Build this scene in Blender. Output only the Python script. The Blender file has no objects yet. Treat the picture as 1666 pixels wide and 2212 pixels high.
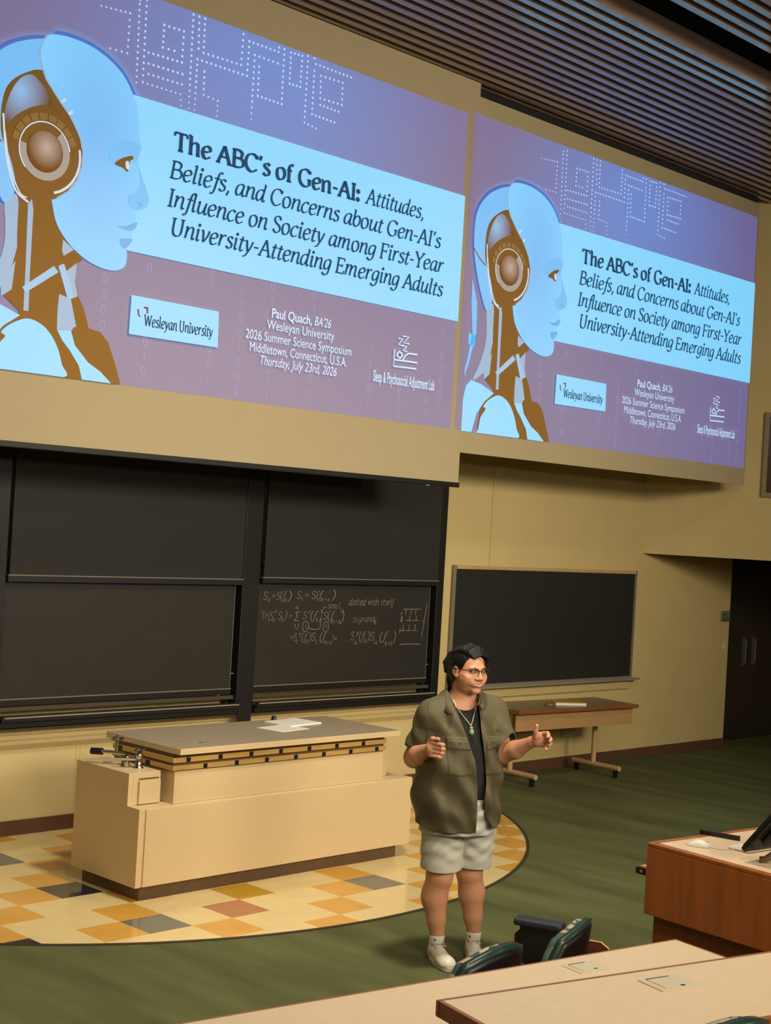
import bpy, bmesh, math, random
import numpy as np
from mathutils import Vector, Matrix

random.seed(4)
SC = bpy.context.scene
COL = SC.collection
PI = math.pi

# ------------------------------------------------------------------ camera, light, exposure
SC.view_settings.view_transform = 'Standard'
SC.view_settings.look = 'None'
SC.view_settings.gamma = 1.0
SC.view_settings.use_curve_mapping = False
SC.view_settings.exposure = 0.0

CAM_F = 3141.07          # focal length in pixels of the 1666 x 2212 frame
CAM_YAW, CAM_PITCH, CAM_ROLL = -0.792314, 0.009551, 0.058348
CAM_POS = Vector((-5.1281, -7.9773, 2.4270))
def make_camera():
    cy, sy = math.cos(CAM_YAW), math.sin(CAM_YAW)
    cp, sp = math.cos(CAM_PITCH), math.sin(CAM_PITCH)
    f = Vector((-sy*cp, cy*cp, sp)); r = Vector((cy, sy, 0)); u = r.cross(f)
    c, s = math.cos(CAM_ROLL), math.sin(CAM_ROLL)
    R2, U2 = c*r + s*u, -s*r + c*u
    cam = bpy.data.cameras.new('camera'); o = bpy.data.objects.new('camera', cam); COL.objects.link(o)
    m = Matrix((R2, U2, -f)).transposed().to_4x4(); m.translation = CAM_POS
    o.matrix_world = m
    cam.sensor_fit = 'VERTICAL'; cam.sensor_height = 24.0
    cam.lens = 24.0*CAM_F/2212.0
    cam.clip_end = 100
    SC.camera = o
make_camera()

W = bpy.data.worlds.new('world'); SC.world = W; W.use_nodes = True
W.node_tree.nodes['Background'].inputs[0].default_value = (1.0, 0.86, 0.66, 1)
W.node_tree.nodes['Background'].inputs[1].default_value = 0.055

def area(name, loc, target, size, power, color=(1.0, 0.80, 0.52), spread=PI):
    d = bpy.data.lights.new(name, 'AREA'); d.energy = power; d.color = color
    d.shape = 'DISK'; d.size = size; d.spread = spread
    o = bpy.data.objects.new(name, d); COL.objects.link(o); o.location = loc
    o.rotation_euler = (Vector(target)-Vector(loc)).to_track_quat('-Z', 'Y').to_euler()
    return o
# warm ceiling downlights over the front of the hall and over the seats
WARM = (1.0, 0.90, 0.71)
area('ceiling_light', (-5.2, -11.8, 6.0), (0.6, -0.3, 1.9), 2.0, 55, WARM, 1.3)
area('ceiling_light', (-0.6, -12.6, 6.0), (1.0, 0.0, 2.6), 4.0, 165, WARM, 1.3)
area('ceiling_light', (4.2, -11.8, 6.0), (5.0, 0.4, 3.4), 3.0, 175, WARM, 1.2)
area('ceiling_light', (-2.4, -7.5, 6.15), (-1.2, -5.2, 0.9), 0.6, 98, WARM, 2.4)
area('ceiling_light', (0.5, -3.3, 6.2), (0.3, -1.8, 0.0), 0.5, 112, WARM, 2.0)
area('ceiling_light', (3.6, -3.6, 6.2), (4.4, -1.2, 0.0), 0.5, 34, WARM, 2.0)

# unseen uplights added behind the seats to brighten the slats and upper screens
area('added_uplight', (-6.6, -9.5, 3.4), (-1.0, -2.5, 6.2), 0.5, 18, WARM, 2.2)
area('added_uplight', (7.5, -12.0, 3.4), (3.0, -3.0, 6.2), 0.5, 46, WARM, 2.2)

# ------------------------------------------------------------------ helpers
def lin(r, g, b):
    f = lambda c: (c/255.0/12.92) if c/255.0 <= 0.04045 else ((c/255.0+0.055)/1.055)**2.4
    return (f(r), f(g), f(b), 1.0)

def mat(name, col, rough=0.6, metal=0.0, spec=0.5, noise=0.0, nscale=20.0, bump=0.0, bscale=200.0,
        emit=None, estr=0.0, stretch=(1, 1, 1), coat=0.0):
    m = bpy.data.materials.new(name); m.use_nodes = True
    nt = m.node_tree; b = nt.nodes['Principled BSDF']
    b.inputs['Base Color'].default_value = col
    b.inputs['Roughness'].default_value = rough
    b.inputs['Metallic'].default_value = metal
    b.inputs['Specular IOR Level'].default_value = spec
    b.inputs['Coat Weight'].default_value = coat
    b.inputs['Coat Roughness'].default_value = 0.08
    if emit:
        b.inputs['Emission Color'].default_value = emit; b.inputs['Emission Strength'].default_value = estr
    if noise or bump:
        tc = nt.nodes.new('ShaderNodeTexCoord'); mp = nt.nodes.new('ShaderNodeMapping')
        mp.inputs['Scale'].default_value = stretch
        nt.links.new(tc.outputs['Object'], mp.inputs['Vector'])
    if noise:
        n = nt.nodes.new('ShaderNodeTexNoise'); n.inputs['Scale'].default_value = nscale; n.inputs['Detail'].default_value = 5
        nt.links.new(mp.outputs['Vector'], n.inputs['Vector'])
        r = nt.nodes.new('ShaderNodeValToRGB')
        r.color_ramp.elements[0].position = 0.3; r.color_ramp.elements[1].position = 0.72
        lo = [max(0, c*(1-noise)) for c in col[:3]]+[1]; hi = [min(1, c*(1+noise)) for c in col[:3]]+[1]
        r.color_ramp.elements[0].color = lo; r.color_ramp.elements[1].color = hi
        nt.links.new(n.outputs['Fac'], r.inputs['Fac']); nt.links.new(r.outputs['Color'], b.inputs['Base Color'])
    if bump:
        n2 = nt.nodes.new('ShaderNodeTexNoise'); n2.inputs['Scale'].default_value = bscale; n2.inputs['Detail'].default_value = 3
        nt.links.new(mp.outputs['Vector'], n2.inputs['Vector'])
        bp = nt.nodes.new('ShaderNodeBump'); bp.inputs['Strength'].default_value = bump; bp.inputs['Distance'].default_value = 0.01
        nt.links.new(n2.outputs['Fac'], bp.inputs['Height']); nt.links.new(bp.outputs['Normal'], b.inputs['Normal'])
    return m

class MB:
    """collects shapes for one mesh object; coordinates in the frame of the thing"""
    def __init__(s): s.v = []; s.f = []; s.mi = []; s.cur = 0
    def add(s, vs, fs):
        n = len(s.v); s.v += [tuple(map(float, p)) for p in vs]
        s.f += [tuple(i+n for i in f) for f in fs]; s.mi += [s.cur]*len(fs); return s
    def box(s, x0, x1, y0, y1, z0, z1):
        return s.add([(x0,y0,z0),(x1,y0,z0),(x1,y1,z0),(x0,y1,z0),(x0,y0,z1),(x1,y0,z1),(x1,y1,z1),(x0,y1,z1)],
                     [(0,3,2,1),(4,5,6,7),(0,1,5,4),(1,2,6,5),(2,3,7,6),(3,0,4,7)])
    def prism(s, poly, z0, z1, axis='z'):
        n = len(poly)
        if axis == 'z': a = [(p[0],p[1],z0) for p in poly]; b = [(p[0],p[1],z1) for p in poly]
        elif axis == 'y': a = [(p[0],z0,p[1]) for p in poly]; b = [(p[0],z1,p[1]) for p in poly]
        else: a = [(z0,p[0],p[1]) for p in poly]; b = [(z1,p[0],p[1]) for p in poly]
        fs = [tuple(range(n))[::-1], tuple(range(n, 2*n))]+[(i,(i+1)%n,n+(i+1)%n,n+i) for i in range(n)]
        return s.add(a+b, fs)
    def tube(s, pts, rad, seg=10, cap=True):
        pts = [Vector(p) for p in pts]; n = len(pts)
        rad = [rad]*n if not hasattr(rad, '__len__') else rad
        vs = []; up = None
        for i, p in enumerate(pts):
            t = (pts[min(i+1,n-1)]-pts[max(i-1,0)]).normalized()
            if up is None:
                up = Vector((0,0,1)) if abs(t.z) < 0.9 else Vector((1,0,0))
            a = (up - t*up.dot(t)).normalized(); b = t.cross(a); up = a
            for k in range(seg):
                w = 2*PI*k/seg; vs.append(p + rad[i]*(math.cos(w)*a+math.sin(w)*b))
        fs = []
        for i in range(n-1):
            for k in range(seg):
                fs.append((i*seg+k, i*seg+(k+1)%seg, (i+1)*seg+(k+1)%seg, (i+1)*seg+k))
        if cap: fs.append(tuple(range(seg))[::-1]); fs.append(tuple(range((n-1)*seg, n*seg)))
        return s.add(vs, fs)
    def lathe(s, prof, c=(0,0,0), seg=20):
        vs = []; n = len(prof)
        for r, z in prof:
            for k in range(seg):
                w = 2*PI*k/seg; vs.append((c[0]+r*math.cos(w), c[1]+r*math.sin(w), c[2]+z))
        fs = []
        for i in range(n-1):
            for k in range(seg): fs.append((i*seg+k, i*seg+(k+1)%seg, (i+1)*seg+(k+1)%seg, (i+1)*seg+k))
        fs.append(tuple(range(seg))[::-1]); fs.append(tuple(range((n-1)*seg, n*seg)))
        return s.add(vs, fs)
    def ellipsoid(s, c, r, seg=20, rings=12):
        vs = [(c[0],c[1],c[2]-r[2])]
        for i in range(1, rings):
            a = -PI/2+PI*i/rings
            for k in range(seg):
                w = 2*PI*k/seg; vs.append((c[0]+r[0]*math.cos(a)*math.cos(w), c[1]+r[1]*math.cos(a)*math.sin(w), c[2]+r[2]*math.sin(a)))
        vs.append((c[0],c[1],c[2]+r[2])); fs = []
        for k in range(seg): fs.append((0, 1+(k+1)%seg, 1+k))
        for i in range(rings-2):
            for k in range(seg): fs.append((1+i*seg+k, 1+i*seg+(k+1)%seg, 1+(i+1)*seg+(k+1)%seg, 1+(i+1)*seg+k))
        L = len(vs)-1; b = 1+(rings-2)*seg
        for k in range(seg): fs.append((b+k, b+(k+1)%seg, L))
        return s.add(vs, fs)
    def build(s, name, m, parent=None, bevel=0.0, smooth=False, seg=2, loc=None, rotz=0.0):
        me = bpy.data.meshes.new(name); me.from_pydata(s.v, [], s.f); me.update()
        ms = m if isinstance(m, (list, tuple)) else [m]
        for q in ms: me.materials.append(q)
        if len(ms) > 1: me.polygons.foreach_set('material_index', s.mi)
        bm = bmesh.new(); bm.from_mesh(me); bmesh.ops.recalc_face_normals(bm, faces=bm.faces)
        if bevel:
            bmesh.ops.remove_doubles(bm, verts=bm.verts, dist=1e-6)
            es = [e for e in bm.edges if len(e.link_faces) == 2 and e.calc_face_angle(0) > 0.5]
            bmesh.ops.bevel(bm, geom=es, offset=bevel, segments=seg, profile=0.5, affect='EDGES', clamp_overlap=True)
        bm.to_mesh(me); bm.free()
        if smooth:
            me.polygons.foreach_set('use_smooth', [True]*len(me.polygons))
        o = bpy.data.objects.new(name, me); COL.objects.link(o)
        if parent: o.parent = parent
        if loc: o.location = loc
        if rotz: o.rotation_euler = (0,0,rotz)
        return o

def tag(o, label, cat, group=None):
    o['label'] = label; o['category'] = cat
    if group: o['group'] = group
    return o
def thing(name, label, cat, loc=(0,0,0), rotz=0.0, group=None):
    o = bpy.data.objects.new(name, None); COL.objects.link(o); o.empty_display_size = 0.1
    o.location = loc; o.rotation_euler = (0,0,rotz)
    return tag(o, label, cat, group)
def struct(name, mb, m, **k):
    o = mb.build(name, m, **k); o['kind'] = 'structure'; return o
def catmull(pts, n=8, closed=False):
    P = [Vector(p) for p in pts]; out = []; N = len(P)
    rng = range(N) if closed else range(N-1)
    for i in rng:
        p0 = P[(i-1) % N] if closed or i > 0 else P[0]
        p1, p2 = P[i], P[(i+1) % N]
        p3 = P[(i+2) % N] if closed or i+2 < N else P[-1]
        for k in range(n):
            t = k/n
            out.append(0.5*((2*p1)+(p2-p0)*t+(2*p0-5*p1+4*p2-p3)*t*t+(3*p1-p0-3*p2+p3)*t**3))
    if not closed: out.append(P[-1])
    return out
def child_label(o, s): o['label'] = s; return o
# ------------------------------------------------------------------ materials
M = {}
M['wall'] = mat('yellow_wall_paint', lin(198,175,120), 0.75, noise=0.03, nscale=3, bump=0.05, bscale=300)
M['wall_low'] = mat('cream_wall_panel', lin(204,184,132), 0.6, noise=0.03, nscale=2)
M['base'] = mat('brown_vinyl_base', lin(92,62,44), 0.5, noise=0.08, nscale=6)
M['carpet'] = mat('green_carpet', lin(94,97,62), 0.95, spec=0.1, noise=0.28, nscale=2.0, bump=0.6, bscale=160, stretch=(1.7,0.35,1))
M['tile_cream'] = mat('cream_tile', lin(226,202,146), 0.16, noise=0.05, nscale=5)
M['tile_orange'] = mat('orange_tile', lin(214,160,70), 0.16, noise=0.06, nscale=7)
M['tile_navy'] = mat('navy_tile', lin(38,36,52), 0.12, noise=0.1, nscale=9)
M['tile_slate'] = mat('slate_tile', lin(98,104,102), 0.14, noise=0.08, nscale=9)
M['tile_rust'] = mat('rust_tile', lin(178,116,78), 0.2, noise=0.07, nscale=9)
M['tile_mustard'] = mat('mustard_tile', lin(186,146,44), 0.18, noise=0.07, nscale=9)
M['edge'] = mat('dark_floor_edging', lin(58,46,30), 0.6)
M['slat'] = mat('ceiling_slat_wood', lin(146,118,100), 0.5, spec=1.0, noise=0.22, nscale=5, stretch=(0.3,6,6), coat=1.0)
M['deck'] = mat('black_ceiling_deck', lin(22,21,20), 0.9)
M['door'] = mat('dark_brown_door', lin(44,36,30), 0.5, noise=0.1, nscale=4, stretch=(4,4,0.5))
M['alum'] = mat('aluminium', lin(178,168,148), 0.4, metal=0.35)
M['alum_dull'] = mat('dull_aluminium_paint', lin(128,118,98), 0.5, metal=0.2)
M['black_frame'] = mat('black_frame_paint', lin(20,18,17), 0.45)
M['board'] = mat('chalkboard_slate', lin(40,37,33), 0.55, spec=0.35, noise=0.08, nscale=3, stretch=(1,1,2))
M['board_green'] = mat('chalkboard_dark_grey', lin(38,38,35), 0.5, spec=0.35, noise=0.05, nscale=3)
M['rail'] = mat('dark_bronze_rail', lin(84,74,58), 0.4, metal=0.3)
M['chalk'] = mat('chalk_line', lin(158,152,134), 0.9)
M['cream'] = mat('cream_laminate', lin(208,183,140), 0.45, noise=0.015, nscale=5)
M['cream_top'] = mat('taupe_laminate_top', lin(160,145,122), 0.42, noise=0.03, nscale=8)
M['woodband'] = mat('pale_oak_band', lin(198,158,86), 0.5, noise=0.12, nscale=12, stretch=(0.5,6,6))
M['toe'] = mat('brown_toe_kick', lin(96,72,50), 0.5, noise=0.08, nscale=5)
M['black'] = mat('black_plastic', lin(18,18,18), 0.4)
M['chrome'] = mat('chrome', lin(190,186,178), 0.2, metal=1.0)
M['red'] = mat('red_plastic', lin(170,32,26), 0.35)
M['steelplate'] = mat('brushed_plate', lin(128,112,90), 0.4, metal=0.5)
M['paper'] = mat('white_paper', lin(232,226,216), 0.8, noise=0.05, nscale=60)
M['white'] = mat('white_plastic', lin(228,222,208), 0.35)
M['lam'] = mat('beige_desk_laminate', lin(216,190,156), 0.4, noise=0.03, nscale=30)
M['deskedge'] = mat('brown_wood_edge', lin(152,92,48), 0.4, noise=0.15, nscale=10, stretch=(0.6,5,5))
M['olive'] = mat('olive_grey_panel', lin(84,76,56), 0.6)
M['grommet'] = mat('grey_beige_plastic', lin(202,188,158), 0.4)
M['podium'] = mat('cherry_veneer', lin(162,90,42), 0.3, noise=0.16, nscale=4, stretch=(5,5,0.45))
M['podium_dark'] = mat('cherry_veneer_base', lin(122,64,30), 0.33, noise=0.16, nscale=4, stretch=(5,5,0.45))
M['shell'] = mat('dark_green_shell', lin(34,58,48), 0.3, spec=0.5)
M['ply'] = mat('dark_plywood', lin(92,44,24), 0.35, noise=0.15, nscale=8)
M['plyedge'] = mat('pale_plywood_edge', lin(206,170,112), 0.5)
M['armpad'] = mat('black_blue_arm_pad', lin(36,40,46), 0.5)
M['screen'] = mat('projection_screen_fabric', lin(168,152,120), 0.85, spec=0.15, noise=0.015, nscale=4)
M['tablewood'] = mat('brown_table_edge', lin(128,74,38), 0.4, noise=0.15, nscale=10, stretch=(0.6,5,5))
M['tabletop'] = mat('grey_brown_tabletop', lin(132,114,86), 0.32, noise=0.04, nscale=6)
M['tan'] = mat('tan_metal', lin(186,152,106), 0.5, noise=0.05, nscale=8)
M['yellowbox'] = mat('yellow_card', lin(196,160,56), 0.6)
M['sign'] = mat('green_grey_sign', lin(104,112,92), 0.5)

# ------------------------------------------------------------------ the hall
mb = MB(); mb.box(-7.2, 14.2, -14.2, 3.2, -0.12, 0.0)
struct('floor', mb, M['carpet'])

# tiled disc in front of the boards: 12 inch tiles clipped by a circle and by the wall
TC, TR, TS = (1.506, 1.95), 3.677, 0.3048
def clip_poly(poly, inside, cut):
    out = []
    for i in range(len(poly)):
        a, b = poly[i], poly[(i+1) % len(poly)]
        ia, ib = inside(a), inside(b)
        if ia: out.append(a)
        if ia != ib: out.append(cut(a, b))
    return out
def tile_index(i, j):
    if (i, j) in ((0,0), (-3,3), (3,-3)): return 2
    if (i, j) in ((0,3), (6,3), (0,-3), (9,0)): return 3
    if (i, j) == (2,3): return 4
    if (i, j) == (3,2): return 5
    return 1 if (i+j) % 3 == 2 else 0
mb = MB(); ZT = 0.003
NSEG = 240
circ = [(TC[0]+TR*math.cos(2*PI*k/NSEG), TC[1]+TR*math.sin(2*PI*k/NSEG)) for k in range(NSEG)]
for i in range(-14, 18):
    for j in range(-6, 8):
        x0, x1, y1, y0 = i*TS, (i+1)*TS, -j*TS, -(j+1)*TS
        poly = [(x0,y0),(x1,y0),(x1,y1),(x0,y1)]
        dmax = max(math.hypot(p[0]-TC[0], p[1]-TC[1]) for p in poly)
        if y0 > 1.38: continue
        if y1 > 1.38:
            poly = [(p[0], min(p[1], 1.38)) for p in poly]
        if dmax > TR*0.999:
            for k in range(NSEG):
                a, b = circ[k], circ[(k+1) % NSEG]
                nx, ny = b[1]-a[1], a[0]-b[0]
                sd = lambda p: (p[0]-a[0])*nx+(p[1]-a[1])*ny
                if all(sd(p) <= 1e-9 for p in poly): continue
                def cut(p, q):
                    t = sd(p)/(sd(p)-sd(q)); return (p[0]+(q[0]-p[0])*t, p[1]+(q[1]-p[1])*t)
                poly = clip_poly(poly, lambda p: sd(p) <= 1e-9, cut)
                if len(poly) < 3: break
            if len(poly) < 3: continue
        mb.cur = tile_index(i, j)
        mb.add([(p[0],p[1],ZT) for p in poly], [tuple(range(len(poly)))])
struct('floor_tiles', mb, [M['tile_cream'], M['tile_orange'], M['tile_navy'], M['tile_slate'], M['tile_rust'], M['tile_mustard']])
mb = MB(); vs = []; fs = []
a0 = math.asin((1.36-TC[1])/TR)
N = 200; A0, A1 = -PI-a0, a0
for k in range(N+1):
    a = A0+(A1-A0)*k/N
    for r, z in ((TR-0.004,0.001),(TR-0.004,0.006),(TR+0.022,0.006),(TR+0.022,0.001)):
        vs.append((TC[0]+r*math.cos(a), TC[1]+r*math.sin(a), z))
for k in range(N):
    for q in range(4): fs.append((k*4+q, k*4+(q+1)%4, k*4+4+(q+1)%4, k*4+4+q))
mb.add(vs, fs); struct('trim_1', mb, M['edge'])

YW = 1.385
# front wall
mb = MB(); mb.box(-7.2, 10.40, YW, YW+0.2, 0.0, 6.8)
struct('wall_front', mb, M['wall'])
mb = MB(); mb.box(5.86, 5.866, YW-0.0015, YW+0.01, 2.09, 3.4); mb.box(5.0, 5.6, YW-0.02, YW+0.01, 3.19, 3.26)
struct('trim_2', mb, mat('wall_joint_line', lin(150,126,78), 0.8))  # joint strips in a tone darker than the wall paint
# lower wainscot, ledge and base at the boards
mb = MB()
mb.box(-7.2, 5.30, YW-0.012, YW+0.01, 0.11, 0.63)
for x in (1.165, 1.20):
    mb.box(x, x+0.006, YW-0.016, YW, 0.14, 0.66)
mb.box(1.2, 1.9, YW-0.016, YW, 0.135, 0.14)
struct('trim_3', mb, M['wall_low'])
mb = MB()
mb.prism([(YW+0.01,0.62),(YW-0.012,0.63),(YW-0.055,0.676),(YW-0.055,0.702),(YW-0.03,0.712),(YW-0.03,0.738),(YW-0.05,0.752),(YW-0.05,0.79),(YW+0.01,0.79)], -7.2, 5.30, 'x')
struct('trim_4', mb, M['wall_low'])
mb = MB(); mb.box(-7.2, 5.30, YW-0.022, YW+0.01, 0.0, 0.112)
struct('baseboard_front', mb, M['base'])
mb = MB(); mb.box(5.30, 10.40, YW-0.014, YW+0.01, 0.0, 0.105)
struct('baseboard_right', mb, M['base'])
# upper right wall comes forward at an angle over the entrance
def angx(y): return 9.18+(0.485-y)*0.7667
mb = MB(); mb.prism([(8.49,1.387),(angx(-1.6),-1.6),(13.0,-1.6),(13.0,1.387)], 2.29, 6.8)
struct('wall_upper_right', mb, M['wall'])
mb = MB(); mb.box(13.0, 13.2, -14.2, 3.0, 0.0, 6.8); struct('wall_right', mb, M['wall'])
mb = MB(); mb.box(-7.4, -7.2, -14.2, 3.0, 0.0, 6.8); struct('wall_left', mb, M['wall'])
mb = MB(); mb.box(-7.2, 13.0, -14.4, -14.2, 0.0, 6.8); struct('wall_back', mb, M['wall'])
mb = MB(); mb.box(10.40, 13.0, YW+0.30, YW+0.45, 0.0, 2.9); struct('wall_entrance', mb, M['door'])
# recessed window in the angled wall
DA = Vector((0.69,-0.9,0)).normalized(); NA = Vector((-0.9,-0.69,0)).normalized()
def angpt(s, z, d=0.0):
    p = Vector((8.49,1.385,0))+DA*s+NA*d; return (p.x, p.y, z)
def angbox(mb, s0, s1, z0, z1, d0, d1):
    v = [angpt(s,z,d) for d in (d0,d1) for z in (z0,z1) for s in (s0,s1)]
    mb.add(v, [(0,1,3,2),(4,6,7,5),(0,4,5,1),(2,3,7,6),(0,2,6,4),(1,5,7,3)])
S0 = (Vector((9.255,0.39,0))-Vector((8.49,1.385,0))).length
wn = tag(bpy.data.objects.new('window_1', None), 'brown framed window in the angled yellow wall right of the screens', 'window'); COL.objects.link(wn)
wn['kind'] = 'structure'
mb = MB()
angbox(mb, S0, S0+0.05, 2.99, 3.93, 0.0, 0.03); angbox(mb, S0+0.95, S0+1.0, 2.99, 3.93, 0.0, 0.03)
angbox(mb, S0+0.05, S0+0.95, 2.99, 3.04, 0.0, 0.03); angbox(mb, S0+0.05, S0+0.95, 3.88, 3.93, 0.0, 0.03)
mb.build('window_frame', mat('bronze_window_frame', lin(128,106,70), 0.5), wn)
mb = MB(); angbox(mb, S0+0.045, S0+0.955, 3.035, 3.885, 0.002, 0.012)
mb.build('pane', mat('dark_window_glass', lin(70,54,38), 0.12), wn)
# double doors in the dark entrance
dr = bpy.data.objects.new('door_1', None); COL.objects.link(dr); dr.location = (10.55, YW+0.30, 0); dr['kind'] = 'structure'
tag(dr, 'dark brown double door in the shaded entrance at the right', 'door')
mb = MB(); mb.box(0.0,0.055,-0.05,0.0,0,2.25); mb.box(2.0,2.06,-0.05,0.0,0,2.25); mb.box(0.055,2.0,-0.05,0.0,2.19,2.25)
mb.build('door_frame', M['door'], dr)
for k, x in enumerate((0.06, 1.035)):
    mb = MB(); mb.box(x, x+0.96, -0.035, -0.002, 0.012, 2.185)
    lf = mb.build('door_leaf', M['door'], dr, bevel=0.003)
    mb = MB(); xh = (0.88, 1.11)[k]-0.26
    mb.box(xh, xh+0.075, -0.042, -0.034, 0.93, 1.29); mb.tube([(xh+0.037,-0.07,0.96),(xh+0.037,-0.07,1.26)], 0.011)
    mb.box(xh+0.03, xh+0.045, -0.07, -0.04, 0.99, 1.01); mb.box(xh+0.03, xh+0.045, -0.07, -0.04, 1.21, 1.23)
    h = mb.build('door_handle', mat('dull_steel_handle', lin(150,148,146), 0.3, metal=0.9), lf)

# ceiling: wooden slats under a black deck, with one wide black channel
mb = MB(); mb.box(-7.2, 13.0, -14.2, 1.6, 6.62, 6.8)
struct('ceiling', mb, M['deck'])
mb = MB(); P = 0.1253
for k in range(0, 110):
    yc = 0.405 - k*P
    if -2.06 < yc-0.033 and yc+0.028 < -1.69+0.03: continue
    xe = angx(yc)-0.02 if yc > -1.6 else 12.98
    mb.box(-7.18, xe, yc-0.029, yc+0.029, 6.25, 6.39)
struct('ceiling_slats', mb, M['slat'])
mb = MB(); mb.box(-7.18, 8.9, 0.47, 0.55, 6.2, 6.6); struct('trim_5', mb, M['deck'])

# seating tiers
mb = MB(); mb.prism([(-7.2,-4.02),(-0.1,-5.05),(0.15,-6.4),(-7.2,-5.2)], 0.0, 0.15)
struct('floor_tier', mb, M['carpet'])
mb = MB(); mb.prism([(-7.2,-4.5),(-2.2,-5.62),(3.4,-7.05),(3.4,-14.2),(-7.2,-14.2)], 0.0, 0.50)
struct('floor_tier', mb, M['carpet'])
# ------------------------------------------------------------------ sliding chalkboards on the front wall
YB = 1.22
fr = thing('chalkboard_frame', 'tall black steel rail frame carrying the four big sliding chalkboards', 'board frame', (2.7, YW, 0))
for x0, x1, in ((0.17,0.385),(2.58,2.76),(4.94,5.035)):
    mb = MB(); mb.box(x0-2.7, x1-2.7, -0.165, -0.001, 0.80, 3.6)
    mb.box(x0-2.7-0.03, x0-2.7, -0.07, -0.001, 0.83, 3.6); mb.box(x1-2.7, x1-2.7+0.03, -0.07, -0.001, 0.83, 3.6)
    mb.box(x0-2.7+0.02, x1-2.7-0.02, -0.18, -0.16, 0.72 if x0 < 4 else 0.86, 0.93)
    fr_p = mb.build('post', M['black_frame'], fr, bevel=0.004)
for x0, x1 in ((-2.3,0.17),(0.385,2.58),(2.76,4.94)):
    mb = MB(); a, b = x0-2.7, x1-2.7
    mb.box(a, b, -0.20, -0.001, 0.825, 0.868); mb.box(a, b, -0.23, -0.001, 0.868, 0.885); mb.box(a, b, -0.23, -0.215, 0.885, 0.915)
    t = mb.build('chalk_tray', M['black_frame'], fr, bevel=0.003)
    mb = MB(); mb.box(a+0.02, b-0.02, -0.234, -0.2301, 0.897, 0.905)
    mb.build('tray_trim', M['alum'], t)
    mb = MB(); mb.box(a+0.01, b-0.01, -0.14, -0.11, 0.935, 0.965)
    mb.build('lower_rail', M['rail'], t)
    mb = MB(); mb.box(a, b, -0.16, -0.12, 0.80, 0.812); mb.build('bottom_rail', M['rail'], t)
def sliding_board(x0, x1, z0, z1, y, label, top=False):
    b = thing('sliding_chalkboard', label, 'chalkboard', ((x0+x1)/2, y, z0), 0, 'big sliding chalkboards')
    w = (x1-x0)/2; h = z1-z0
    mb = MB(); mb.box(-w, w, 0, 0.022, 0, h); mb.build('writing_surface', M['board'], b)
    mb = MB(); mb.box(-w-0.012, w+0.012, -0.006, 0.026, -0.008, 0.0)
    if not top: mb.box(w, w+0.004, -0.003, 0.024, 0.0, h); mb.box(-w-0.004, -w, -0.003, 0.024, 0.0, h)
    mb.build('metal_trim', M['alum_dull'], b)
    mb = MB()
    mb.box(-w-0.01, w+0.01, -0.002, 0.026, -0.05, -0.0081)
    mb.build('lower_edge', M['black_frame'], b)
    if not top:
        for s in (-1, 1):
            for zz in (0.12, h-0.06):
                mb = MB(); mb.box(s*w-0.015+s*0.02, s*w+0.015+s*0.02, 0.0, 0.02, zz-0.004, zz+0.004); mb.build('guide_clip', M['alum_dull'], b)
    return b
sliding_board(0.40, 2.555, 1.925, 3.30, 1.20, 'blank upper sliding chalkboard left of the middle post', True)
sliding_board(0.40, 2.53, 1.025, 2.05, 1.255, 'blank lower sliding chalkboard left of the middle post')
sliding_board(2.785, 4.925, 1.945, 3.30, 1.20, 'blank upper sliding chalkboard right of the middle post', True)
CB = sliding_board(2.77, 4.885, 1.035, 2.05, 1.255, 'lower sliding chalkboard covered with white chalk equations')
sliding_board(-2.2, 0.15, 1.925, 3.30, 1.20, 'blank upper sliding chalkboard at the far left edge', True)
sliding_board(-2.2, 0.15, 1.025, 2.05, 1.255, 'blank lower sliding chalkboard at the far left edge')

# fixed chalkboard on the wall at the right
wb = thing('wall_chalkboard', 'wide dark chalkboard in an aluminium frame above the rolling table', 'chalkboard', (6.86, YW, 0.89))
mb = MB(); mb.box(-1.50, 1.48, -0.022, -0.001, 0.035, 1.165); mb.build('writing_surface', M['board_green'], wb)
mb = MB()
mb.box(-1.545,-1.50,-0.03,-0.001,0.0,1.20); mb.box(1.48,1.515,-0.03,-0.001,0.0,1.20)
mb.box(-1.50,1.48,-0.03,-0.001,0.0,0.035); mb.build('frame', M['alum_dull'], wb, bevel=0.003)
mb = MB(); mb.box(-1.50,1.48,-0.034,-0.001,1.165,1.20); mb.box(-1.22,1.40,-0.04,-0.034,1.172,1.196)
mb.build('map_rail', M['tan'], wb)
mb = MB(); mb.prism([(-0.031,0.0),(-0.10,-0.005),(-0.11,0.02),(-0.10,0.022),(-0.09,0.008),(-0.031,0.02)], -1.54, 1.56, 'x'); mb.build('chalk_tray', M['alum'], wb)
mb = MB(); mb.prism([(-0.001,-0.12),(-0.02,-0.10),(-0.02,-0.005),(-0.001,-0.002)], -1.45, 1.50, 'x'); mb.build('tray_backing', M['wall'], wb)

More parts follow.
